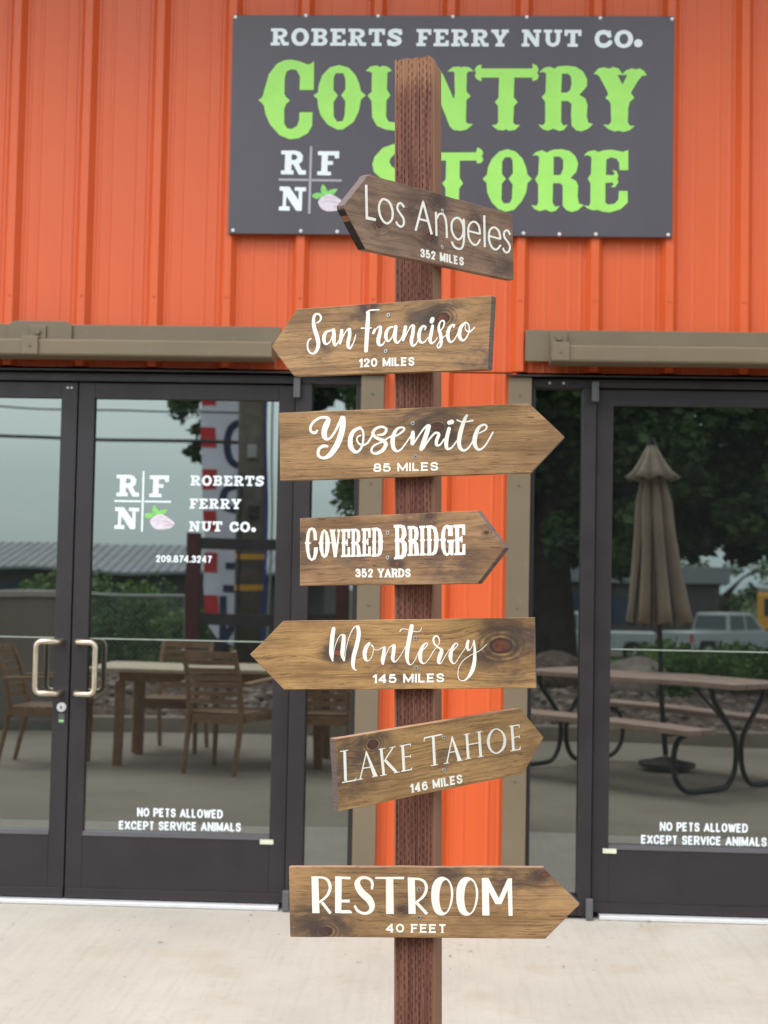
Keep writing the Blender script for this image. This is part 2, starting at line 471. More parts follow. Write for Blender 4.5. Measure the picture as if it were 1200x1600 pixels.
# skeleton alphabet: 'l' straight, 'c' curved, in a unit box (x right, y up); w = width
SK = {
 'A': (1.0, [('l', [(0,0),(.5,1)]), ('l', [(.5,1),(1,0)]), ('l', [(.2,.3),(.8,.3)])]),
 'B': (.85, [('l', [(0,0),(0,1)]), ('c', [(0,1),(.55,1),(.88,.92),(.9,.66),(.55,.53),(0,.53)]), ('c', [(.5,.53),(.95,.42),(1,.12),(.6,0),(0,0)])]),
 'C': (.92, [('c', [(.97,.76),(.8,.96),(.5,1),(.15,.88),(0,.5),(.15,.12),(.5,0),(.8,.04),(.97,.24)])]),
 'D': (.92, [('l', [(0,0),(0,1)]), ('c', [(0,1),(.5,1),(.88,.85),(1,.5),(.88,.15),(.5,0),(0,0)])]),
 'E': (.78, [('l', [(0,0),(0,1)]), ('l', [(0,1),(1,1)]), ('l', [(0,.52),(.88,.52)]), ('l', [(0,0),(1,0)])]),
 'F': (.75, [('l', [(0,0),(0,1)]), ('l', [(0,1),(1,1)]), ('l', [(0,.5),(.85,.5)])]),
 'I': (.02, [('l', [(.5,0),(.5,1)])]),
 'L': (.72, [('l', [(0,0),(0,1)]), ('l', [(0,0),(1,0)])]),
 'M': (1.1, [('l', [(0,0),(0,1)]), ('l', [(0,1),(.5,.1)]), ('l', [(.5,.1),(1,1)]), ('l', [(1,1),(1,0)])]),
 'N': (.92, [('l', [(0,0),(0,1)]), ('l', [(0,1),(1,0)]), ('l', [(1,0),(1,1)])]),
 'O': (1.0, [('o', [(.5,1),(.86,.86),(1,.5),(.86,.14),(.5,0),(.14,.14),(0,.5),(.14,.86)])]),
 'P': (.82, [('l', [(0,0),(0,1)]), ('c', [(0,1),(.6,1),(.97,.88),(.97,.58),(.6,.46),(0,.46)])]),
 'R': (.88, [('l', [(0,0),(0,1)]), ('c', [(0,1),(.6,1),(.93,.9),(.93,.6),(.6,.48),(0,.48)]), ('l', [(.55,.46),(1,0)])]),
 'S': (.82, [('c', [(.92,.8),(.78,.97),(.5,1),(.14,.94),(.04,.74),(.2,.58),(.5,.51),(.84,.42),(.98,.24),(.84,.05),(.5,0),(.2,.03),(.04,.2)])]),
 'T': (.86, [('l', [(0,1),(1,1)]), ('l', [(.5,0),(.5,1)])]),
 'U': (.9, [('c', [(0,1),(0,.6),(.02,.25),(.2,.04),(.5,0),(.8,.04),(.98,.25),(1,.6),(1,1)])]),
 'V': (.95, [('l', [(0,1),(.5,0)]), ('l', [(.5,0),(1,1)])]),
 'W': (1.35, [('l', [(0,1),(.25,0)]), ('l', [(.25,0),(.5,.9)]), ('l', [(.5,.9),(.75,0)]), ('l', [(.75,0),(1,1)])]),
 'X': (.92, [('l', [(0,0),(1,1)]), ('l', [(0,1),(1,0)])]),
 'Y': (.92, [('l', [(0,1),(.5,.45)]), ('l', [(1,1),(.5,.45)]), ('l', [(.5,.45),(.5,0)])]),
 '0': (.85, [('o', [(.5,1),(.88,.84),(1,.5),(.88,.16),(.5,0),(.12,.16),(0,.5),(.12,.84)])]),
 '1': (.22, [('l', [(.85,0),(.85,1)]), ('l', [(.85,.98),(-.5,.8)])]),
 '2': (.8, [('c', [(.05,.76),(.18,.96),(.5,1),(.88,.92),(.9,.66),(.6,.4),(.05,0)]), ('l', [(.02,0),(1,0)])]),
 '3': (.8, [('c', [(.05,.82),(.25,.99),(.6,1),(.9,.86),(.8,.62),(.4,.54)]), ('c', [(.4,.54),(.88,.46),(1,.24),(.8,.04),(.45,0),(.15,.04),(.02,.2)])]),
 '4': (.9, [('l', [(.72,0),(.72,1)]), ('l', [(.72,1),(0,.3)]), ('l', [(0,.26),(1,.26)])]),
 '5': (.8, [('l', [(.15,1),(.92,1)]), ('l', [(.17,1),(.08,.52)]), ('c', [(.08,.52),(.45,.64),(.85,.56),(1,.32),(.85,.06),(.45,0),(.15,.04),(.02,.16)])]),
 '6': (.82, [('c', [(.9,.9),(.6,1),(.2,.88),(.02,.5),(.1,.12),(.5,0),(.9,.1),(1,.32),(.86,.56),(.5,.6),(.15,.5)])]),
 '7': (.8, [('l', [(0,1),(1,1)]), ('c', [(1,1),(.6,.5),(.38,0)])]),
 '8': (.82, [('o', [(.5,1),(.86,.92),(.86,.62),(.5,.53),(.14,.62),(.14,.92)]), ('o', [(.5,.53),(.94,.42),(.94,.08),(.5,0),(.06,.08),(.06,.42)])]),
 '9': (.82, [('o', [(.5,1),(.9,.9),(1,.66),(.86,.44),(.5,.4),(.1,.46),(0,.7),(.12,.92)]), ('c', [(1,.66),(.9,.2),(.5,0),(.1,.08)])]),
 '.': (.02, [('l', [(.5,.0),(.5,.03)])]),
 ' ': (.28, []),
}
# where slab serifs sit: (x, y, reach left, reach right)
SLAB = {
 'A': [(0,0,.16,.2),(1,0,.2,.16)], 'B': [(0,0,.16,0),(0,1,.16,0)], 'D': [(0,0,.16,0),(0,1,.16,0)],
 'E': [(0,0,.16,0),(0,1,.16,0)], 'F': [(0,0,.16,.3),(0,1,.16,0)], 'N': [(0,0,.16,.22),(0,1,.18,0),(1,1,.26,.16)],
 'P': [(0,0,.16,.3),(0,1,.16,0)], 'R': [(0,0,.16,.22),(0,1,.16,0),(1,0,.1,.16)], 'T': [(.5,0,.26,.26)],
 'U': [(0,1,.18,.22),(1,1,.22,.18)], 'Y': [(0,1,.18,.2),(1,1,.2,.18),(.5,0,.26,.26)],
 '1': [(.85,0,.3,.3)], '2': [], '4': [(.72,0,.25,.25)],
}
VERT = {'E': [(1,1,-1),(1,0,1)], 'F': [(1,1,-1)], 'T': [(0,1,-1),(1,1,-1)], 'L': [(1,0,1)], 'C': [], 'S': [], '7': [(0,1,-1)], '2': [(1,0,1)]}

def words(text, p0, p1, up, pen=0.2, gap=0.22, slab=False, tiny=0.0, pen_h=None):
    """skeleton text from baseline point p0 to p1, up = vector of the cap height; pen relative to cap height"""
    p0 = np.array(p0, float); p1 = np.array(p1, float); up = np.array(up, float)
    H = np.linalg.norm(up); pen_px = pen*H
    # widths in cap heights
    adv = []; total = 0
    for i, ch in enumerate(text):
        w = SK[ch][0]
        g = gap + (0.16 if slab else 0)
        adv.append((total, w)); total += w+pen+(g if i < len(text)-1 else 0)
    L = np.linalg.norm(p1-p0); ux = (p1-p0)/L; n_ = len(text)
    flex = total-n_*pen                       # glyph widths and gaps stretch, the pen does not
    kw = max(0.15, (L/H-n_*pen)/flex); x_ = 0; adv = []
    for i, ch in enumerate(text):
        w = SK[ch][0]; adv.append((x_, w)); x_ += w*kw+pen+((gap+(0.16 if slab else 0))*kw if i < n_-1 else 0)
    kx = 1.0
    out = []
    for ch, (x0, w) in zip(text, adv):
        def P(x, y):
            X = (x0+pen/2+x*w*kw)*H; Y = (pen/2+y*(1-pen))
            q = p0+ux*X+up*Y
            return (q[0], q[1])
        for st in SK[ch][1]:
            if st[0] == 'l':
                horiz = abs(st[1][0][1]-st[1][-1][1]) < 1e-6
                out.append(('l', [P(*q) for q in st[1]], (pen_h*H if (pen_h and horiz) else pen_px), pen_px/2*(0.95 if not horiz else 0.0) if ch not in 'AVWXYMN' else pen_px*(0.28 if ch not in 'MN' else .45)))
            else:
                out.append(('S' if st[0] == 'o' else 's', [P(*q) for q in st[1]], pen_px*0.96))
        if slab:
            for (x, y, a, b) in SLAB.get(ch, []):
                q0 = np.array(P(x, y)); t_ = pen_px*0.82
                yy = (y*2-1)*0.0
                out.append(('l', [tuple(q0-ux*(a*H*kx+pen_px*.4)), tuple(q0+ux*(b*H*kx+pen_px*.4))], t_))
            for (x, y, d) in VERT.get(ch, []):
                q0 = np.array(P(x, y))
                q1 = q0+up*d*0.24
                out.append(('l', [tuple(q0), tuple(q1)], pen_px*0.72, pen_px*.4))
        if tiny:
            for (x, y, a, b) in SLAB.get(ch, []):
                q0 = np.array(P(x, y)); e_ = up/H*(pen_px/2-tiny*H*0.5)*(1 if y > .5 else -1)
                out.append(('l', [tuple(q0+e_-ux*(pen_px/2+tiny*H)), tuple(q0+e_+ux*(pen_px/2+tiny*H))], tiny*H))
    return out

# ---------------------------------------------------------------- traced lettering
def shift(items, dx, dy, sx=1, sy=1):
    out = []
    for it in items:
        f = lambda p: (p[0]*sx+dx, p[1]*sy+dy)+tuple(p[2:])
        r = [it[0], [f(p) for p in it[1]]]
        if it[0] in 'pq' and len(it) > 2: r.append([[f(p) for p in h] for h in it[2]])
        else: r += list(it[2:])
        out.append(tuple(r))
    return out

T_LA = tr((520,265), 7.5, [
 ('p', [(373,178),(403,178),(410,550),(504,572),(500,605),(382,582)]),
 ('S', [(600,347),(662,388),(697,485),(690,580),(640,630),(590,605),(550,530),(538,440),(560,368)], 27),
 ('s', [(828,434),(797,395),(765,403),(755,460),(790,520),(825,575),(828,640),(795,670),(758,645),(743,618)], 25),
 ('l', [(968,716),(1055,380)], 27), ('l', [(1055,378),(1157,760)], 27), ('l', [(1015,580),(1112,605)], 24),
 ('p', [(1055,352),(1070,400),(1040,400)]),
 ]) + tr((650,290), 7.5, [
 ('l', [(230,306),(238,590)], 25), ('s', [(240,385),(270,335),(318,338),(346,405),(356,500),(358,600)], 25), ('l', [(358,560),(359,614)], 25),
 ('S', [(470,378),(522,405),(552,490),(545,580),(500,632),(450,600),(416,520),(420,425)], 25),
 ('s', [(556,402),(562,500),(560,620),(545,710),(508,744),(450,720),(418,665)], 25), ('l', [(554,390),(557,430)], 25),
 ('l', [(615,532),(745,566)], 23),
 ('s', [(748,562),(735,480),(700,432),(655,428),(618,470),(608,540),(620,620),(660,682),(708,692),(745,638)], 24),
 ('l', [(797,350),(803,722)], 25),
 ('l', [(855,590),(985,626)], 23),
 ('s', [(986,622),(970,540),(935,498),(895,492),(862,525),(851,595),(862,670),(900,737),(945,747),(985,703)], 24),
 ('s', [(1096,570),(1078,532),(1048,527),(1028,560),(1037,612),(1070,655),(1098,710),(1088,765),(1060,785),(1030,765),(1020,738)], 23),
 ])
C_LA = words('352 MILES', (656.4,401.6), (724.7,415.6), (-0.3,-13.6), 0.21, 0.17, tiny=0.085)

T_SF = tr((420,460), 6.667, [
 ('s', [(498,298,10),(530,280,17),(546,240,20),(520,205,19),(482,215,25),(468,270,33),(476,350,40),(505,440,44),(518,520,40),(500,585,32),(465,617,20),(425,600,18),(406,550,16),(412,490,16),(440,460,13)]),
 ('s', [(650,376,18),(605,390,26),(580,430,36),(578,490,34),(602,518,20),(640,490,12),(668,420,12),(678,372,16)]),
 ('s', [(675,372,36),(682,430,38),(680,490,34),(692,530,26),(715,510,14),(738,470,9)]),
 ('s', [(762,378,34),(755,440,36),(742,508,28)]), ('s', [(745,515,9),(775,440,11),(805,385,12),(832,358,15)]),
 ('s', [(842,365,34),(843,430,36),(828,500,36),(830,548,30),(852,560,18),(885,500,12),(908,422,11)]),
 ('s', [(1037,185,34),(1032,300,44),(1024,420,44),(1015,588,38)]), ('s', [(1022,188,18),(1058,166,16),(1150,160,14)]),
 ('s', [(965,353,13),(1068,349,13)]),
 ('s', [(1105,362,16),(1090,402,26)]), ('s', [(1095,412,11),(1128,350,12),(1158,332,16)]),
 ('s', [(1166,340,32),(1160,400,38),(1143,470,40),(1148,520,34),(1180,528,20),(1210,490,12)]),
 ]) + tr((600,455), 6.667, [
 ('s', [(92,372,18),(52,385,24),(26,430,34),(22,488,34),(46,522,20),(85,480,12),(112,400,12),(128,368,15)]),
 ('s', [(124,370,36),(118,440,38),(117,508,34),(142,538,22),(172,508,13),(195,462,9)]),
 ('s', [(226,372,34),(213,440,36),(200,508,28)]), ('s', [(205,515,9),(245,430,11),(280,366,14),(300,352,16)]),
 ('s', [(310,366,34),(302,440,38),(287,520,36),(300,568,24),(335,550,14),(362,500,10)]),
 ('s', [(428,400,14),(436,372,17),(405,367,25),(376,410,34),(366,480,36),(385,532,26),(425,528,13),(462,480,9)]),
 ('s', [(508,362,30),(495,430,36),(482,508,36),(500,543,22),(535,518,12),(560,480,9)]), ('s', [(507,290,42),(498,316,42)]),
 ('s', [(578,425,11),(618,375,15),(630,322,17),(610,307,17),(582,332,19),(572,390,28),(590,450,36),(598,520,34),(590,573,22),(566,590,15),(558,560,11),(600,500,10),(655,452,9)]),
 ('s', [(728,375,16),(735,352,16),(706,357,21),(676,400,34),(666,470,36),(690,528,24),(730,510,13),(768,445,11)]),
 ('s', [(850,327,19),(806,370,36),(787,440,40),(797,492,34),(830,513,20),(868,470,14),(890,400,14),(880,345,13),(855,324,13)]),
 ('s', [(852,350,8),(850,398,10),(885,425,13),(915,410,13),(945,376,11)]),
 ])
C_SF = words('120 MILES', (562.2,573.9), (648,571.4), (0.1,-13.6), 0.21, 0.17, tiny=0.085)

T_YO = tr((430,630), 6.0, [
 ('s', [(393,258,20),(375,278,26),(342,270,25),(330,230,24),(360,177,25),(420,138,24),(475,134,27),(500,155,38),(482,200,56),(463,250,54),(462,310,48),(488,338,26),(525,318,22),(570,250,24),(608,175,30),(628,135,36)]),
 ('s', [(638,142,44),(632,230,54),(602,340,56),(562,420,54),(510,488,44),(452,514,26),(406,490,27),(410,432,28),(452,402,30),(488,405,22)]),
 ('s', [(798,230,26),(738,260,36),(706,330,44),(710,410,46),(755,458,30),(800,430,22),(824,360,20),(825,270,19),(797,232,22)]),
 ('s', [(800,302,14),(768,322,15),(775,368,17),(820,393,21),(868,370,18),(908,305,18)]),
 ('s', [(962,298,18),(1018,290,25),(1042,245,24),(1000,221,23),(942,240,27),(916,285,29),(950,325,29),(1010,350,33),(1038,385,36),(1008,440,36),(945,473,25),(903,452,20),(922,402,19),(1000,362,16),(1085,310,15)]),
 ]) + tr((610,620), 6.667, [
 ('s', [(-22,425,12),(55,408,16),(120,368,22),(146,335,20),(122,318,19),(75,332,28),(38,385,40),(24,450,46),(32,530,42),(72,568,24),(118,540,18),(170,470,15),(222,395,14)]),
 ('s', [(234,372,40),(232,430,46),(226,488,34)]), ('s', [(235,500,15),(290,415,17),(350,330,20),(388,298,24)]),
 ('s', [(400,308,46),(372,400,50),(340,490,48),(320,545,40)]), ('s', [(345,542,12),(400,450,19),(460,382,22),(488,377,25),(505,395,32),(482,455,36),(482,503,28),(520,498,19),(560,440,15)]),
 ('s', [(612,332,38),(590,420,42),(581,498,42),(596,543,28),(640,528,18),(690,460,13)]), ('s', [(613,270,44),(640,262,48)]),
 ('s', [(796,195,26),(772,240,36),(736,350,46),(715,460,44),(726,530,38),(766,560,25),(815,530,18),(855,465,13)]),
 ('s', [(695,242,16),(740,260,15),(800,258,17),(856,248,20)]),
 ('s', [(925,378,12),(985,347,19),(1004,310,21),(975,291,23),(922,320,34),(887,400,46),(877,480,46),(902,540,30),(945,545,21),(1000,490,18),(1068,370,18)]),
 ])
C_YO = words('85 MILES', (583.3,737.6), (685,735.3), (0.1,-13.4), 0.21, 0.17, tiny=0.085)

_E1 = [(480,260),(580,256),(580,362),(552,362),(550,290),(528,290),(528,390),(540,388),(540,370),(556,370),(556,445),(540,445),(540,425),(528,425),(526,540),(552,540),(553,458),(580,458),(580,566),(480,570),(480,548),(492,545),(492,425),(481,410),(492,398),(494,290),(480,286)]
T_CB = tr((465,790), 7.06, [
 ('p', [(155,238),(190,250),(212,290),(218,382),(178,382),(178,320),(165,270),(148,272),(136,310),(130,400),(156,412),(130,426),(134,520),(150,583),(168,578),(180,530),(182,460),(226,460),(222,530),(200,590),(155,612),(115,580),(95,500),(90,426),(79,412),(92,398),(100,310),(122,255)]),
 ('p', [(297,258),(330,285),(350,345),(358,398),(372,410),(358,422),(350,495),(328,560),(297,580),(264,556),(244,482),(241,424),(229,411),(241,398),(250,340),(266,285)], [[(297,283),(305,320),(308,398),(302,411),(308,424),(305,520),(297,550),(288,520),(284,424),(291,411),(284,398),(288,320)]]),
 ('p', [(355,262),(420,262),(420,285),(410,287),(432,430),(448,290),(438,288),(438,262),(474,262),(474,280),(468,285),(456,398),(463,408),(452,425),(433,570),(402,572),(379,425),(370,411),(377,400),(362,290),(355,285)]),
 ('p', _E1), ('p', [(x+228, y-8) for x, y in _E1]),
 ('p', [(584,256),(650,254),(685,275),(695,340),(690,395),(668,415),(690,445),(700,540),(706,543),(706,563),(648,565),(648,543),(658,540),(652,440),(638,432),(636,540),(642,545),(642,565),(584,567),(584,545),(598,540),(598,425),(588,410),(598,398),(598,285),(584,283)], [[(634,282),(652,290),(656,340),(650,395),(634,400)]]),
 ('p', [(818,245),(880,242),(920,262),(938,330),(940,382),(951,395),(940,408),(940,480),(925,540),(890,562),(818,564),(818,542),(828,540),(828,412),(820,398),(830,385),(830,272),(818,270)], [[(865,270),(885,280),(893,340),(893,384),(885,394),(893,405),(893,480),(885,530),(865,538),(865,405),(872,394),(865,384)]]),
 ]) + tr((605,790), 6.0, [
 ('p', [(62,180),(130,178),(165,190),(180,230),(182,280),(160,322),(185,355),(188,420),(175,475),(145,500),(66,504),(66,484),(78,480),(78,345),(68,328),(78,315),(76,210),(62,205)], [[(112,205),(135,212),(140,260),(132,305),(113,310)], [(115,340),(135,348),(142,400),(137,455),(117,475)]]),
 ('p', [(192,193),(250,190),(285,205),(297,260),(290,315),(272,332),(292,360),(298,445),(303,448),(303,468),(248,470),(248,455),(258,450),(252,365),(240,350),(238,450),(244,455),(244,471),(192,473),(192,455),(205,450),(205,345),(196,330),(205,318),(203,220),(192,216)], [[(236,215),(252,222),(258,260),(252,310),(237,318)]]),
 ('p', [(302,190),(358,188),(358,210),(348,214),(348,310),(360,325),(348,338),(348,445),(364,450),(364,467),(308,469),(308,450),(315,446),(315,340),(306,326),(315,312),(312,214),(302,212)]),
 ('p', [(363,187),(420,184),(460,205),(478,260),(482,308),(496,322),(482,335),(478,400),(462,450),(430,466),(370,468),(370,450),(380,446),(380,335),(370,322),(380,310),(376,212),(363,208)], [[(412,210),(432,225),(442,270),(444,310),(434,322),(444,335),(440,400),(430,435),(414,445),(414,335),(424,322),(412,310)]]),
 ('p', [(560,178),(600,188),(614,182),(616,285),(572,285),(572,230),(560,205),(548,225),(542,300),(556,318),(545,335),(548,410),(560,450),(575,440),(580,350),(565,345),(565,322),(630,318),(630,340),(622,345),(622,466),(600,466),(590,455),(560,475),(530,455),(510,400),(505,335),(495,322),(505,308),(512,240),(530,195)]),
 ('p', [(622,180),(732,176),(733,275),(706,275),(702,208),(676,208),(676,300),(690,298),(692,285),(708,285),(708,345),(692,345),(690,330),(678,330),(680,440),(704,438),(708,360),(734,360),(734,462),(630,466),(630,446),(642,442),(642,335),(632,322),(642,308),(638,210),(622,205)]),
 ])
C_CB = words('352 YARDS', (555.4,902.2), (642,902), (0,-13.6), 0.21, 0.17, tiny=0.085)

T_MO = tr((500,965), 7.5, [
 ('s', [(160,132,44),(145,230,50),(136,340,50),(133,430,44),(150,508,16)]), ('s', [(155,480,6),(170,360,7),(205,260,9),(240,208,11),(272,203,22)]),
 ('s', [(280,215,40),(272,330,52),(263,430,46),(282,502,20)]), ('s', [(290,492,6),(310,350,7),(345,220,9),(395,120,12),(430,100,16)]),
 ('s', [(446,112,42),(455,195,48),(432,320,50),(397,450,50),(387,550,42),(402,603,22),(430,618,8)]),
 ('s', [(578,303,32),(542,350,46),(524,420,48),(532,480,38),(560,508,13),(600,470,8),(624,400,8),(628,352,9),(607,325,20)]),
 ('s', [(628,372,8),(680,379,8),(730,352,9),(750,342,14)]),
 ('s', [(754,352,34),(746,430,42),(731,500,38),(738,545,22)]), ('s', [(748,540,6),(770,445,8),(815,350,9),(860,320,14)]),
 ('s', [(869,334,42),(860,420,44),(852,480,40),(876,520,16),(920,480,8),(970,400,8),(1002,345,8)]),
 ('s', [(1076,100,48),(1056,200,50),(1032,330,50),(1020,440,46),(1030,520,32),(1060,552,11),(1100,520,8),(1140,440,8),(1165,380,8)]),
 ('s', [(938,160,13),(950,140,10),(985,131,8),(1060,150,8),(1130,165,8),(1175,155,8),(1190,118,8)]),
 ]) + tr((620,960), 5.4545, [
 ('s', [(192,338,6),(235,292,8),(262,258,10),(245,246,13),(217,280,25),(200,340,34),(206,398,25),(235,418,9),(280,370,6),(310,315,6)]),
 ('s', [(348,268,6),(364,235,8),(356,198,12),(332,185,15),(313,210,18),(322,252,16),(350,278,12),(378,298,22),(382,315,32),(366,360,36),(356,405,26),(376,415,9),(410,360,6),(450,295,6)]),
 ('s', [(350,265,6),(310,320,6),(270,385,6)]),
 ('s', [(450,332,6),(490,297,8),(520,258,8),(500,246,11),(472,290,25),(458,350,34),(466,400,20),(495,416,8),(540,350,6),(580,292,6),(602,245,6)]),
 ('s', [(608,228,24),(600,270,27),(610,305,14),(635,285,6),(655,232,7)]), ('s', [(657,222,12),(665,300,22),(662,400,32),(642,480,34),(605,540,20),(565,565,8),(527,545,6),(525,470,6),(560,400,6),(630,347,6),(700,312,6),(740,282,6),(764,255,6)]),
 ])
C_MO = words('145 MILES', (583.7,1067.6), (694.3,1066), (0.1,-14), 0.21, 0.17, tiny=0.085)

T_LT = tr((510,1130), 6.667, [
 ('l', [(188,292),(198,600)], 30), ('l', [(140,295),(226,279)], 10), ('l', [(162,618),(306,592)], 13), ('p', [(285,595),(312,562),(311,598)]),
 ('l', [(348,588),(414,305)], 13), ('p', [(405,300),(417,288),(532,552),(488,558)]), ('l', [(378,470),(458,456)], 12), ('l', [(318,590),(380,578)], 9), ('l', [(472,560),(535,548)], 9),
 ('l', [(568,272),(596,540)], 29), ('l', [(540,272),(612,260)], 9), ('l', [(558,546),(628,534)], 9), ('l', [(600,396),(690,255)], 13), ('l', [(655,256),(718,244)], 9), ('l', [(612,388),(728,512)], 30), ('l', [(700,518),(762,507)], 9),
 ('l', [(792,232),(806,495)], 29), ('l', [(760,238),(872,218)], 12), ('l', [(873,212),(874,242)], 8), ('l', [(805,354),(874,343)], 11), ('l', [(874,326),(874,362)], 7), ('l', [(776,502),(886,482)], 13), ('p', [(868,484),(892,456),(888,488)]),
 ]) + tr((660,1100), 6.154, [
 ('l', [(102,312),(116,588)], 26), ('l', [(15,327),(188,292)], 14), ('l', [(17,324),(14,360)], 9), ('l', [(80,594),(148,580)], 9),
 ('l', [(233,568),(284,322)], 12), ('p', [(276,318),(286,304),(375,540),(338,546)]), ('l', [(255,466),(322,455)], 10), ('l', [(203,574),(256,564)], 8), ('l', [(330,549),(388,538)], 8),
 ('l', [(424,290),(440,525)], 26), ('l', [(543,268),(559,505)], 26), ('l', [(435,392),(550,370)], 11), ('l', [(395,294),(454,283)], 8), ('l', [(515,271),(573,261)], 8), ('l', [(410,531),(468,520)], 8), ('l', [(530,512),(588,501)], 8),
 ('S', [(702,240,12),(762,268,18),(790,335,27),(776,420,25),(716,473,13),(660,447,18),(632,372,27),(650,285,24)]),
 ('l', [(858,212),(874,442)], 26), ('l', [(832,216),(930,200)], 11), ('l', [(929,198),(930,230)], 7), ('l', [(872,322),(932,311)], 9), ('l', [(932,298),(932,330)], 6), ('l', [(846,451),(942,433)], 11), ('p', [(925,438),(945,400),(942,438)]),
 ])
C_LT = words('146 MILES', (642,1239), (722.8,1223.4), (-1.0,-14), 0.21, 0.17, tiny=0.085)

T_RR = tr((450,1345), 6.0, [
 ('p', [(220,145),(285,145),(296,490),(228,490)]), ('s', [(280,155,18),(338,160,22),(380,192,28),(395,258,29),(365,328,25),(298,386,20)]), ('l', [(318,388),(400,492)], 27),
 ('p', [(442,145),(505,145),(500,490),(442,490)]), ('s', [(498,158,22),(576,162,26)]), ('l', [(498,377),(580,377)], 28), ('p', [(498,460),(580,462),(602,480),(600,492),(498,492)]),
 ('s', [(788,258,24),(791,210,26),(768,172,28),(715,156,26),(668,172,36),(650,222,56),(690,295,66),(758,360,68),(788,425,54),(768,475,36),(715,493,26),(655,468,27),(628,426,22)]),
 ('s', [(826,160,20),(1078,161,25)]), ('p', [(918,168),(988,168),(992,498),(920,498)]),
 ]) + tr((630,1345), 4.286, [
 ('p', [(30,110),(78,112),(84,355),(36,355)]), ('s', [(72,120,14),(112,123,16),(146,146,19),(155,193,20),(130,243,18),(80,283,14)]), ('l', [(93,284),(160,356)], 20),
 ('q', [(262,106),(310,132),(335,200),(328,280),(300,343),(258,366),(213,343),(190,270),(192,180),(218,125)], [[(285,128),(312,160),(320,230),(306,310),(280,346),(252,318),(242,240),(255,160)]]),
 ('q', [(429,108),(477,134),(502,202),(495,282),(467,345),(425,368),(380,345),(357,272),(359,182),(385,127)], [[(452,130),(479,162),(487,232),(473,312),(447,348),(419,320),(409,242),(422,162)]]),
 ('p', [(527,114),(570,114),(640,250),(700,118),(728,116),(733,368),(706,368),(700,195),(658,290),(618,290),(574,205),(578,366),(530,366)]),
 ])
C_RR = words('40 FEET', (603,1456.9), (697.7,1457.7), (0,-13.8), 0.21, 0.2, tiny=0.085)

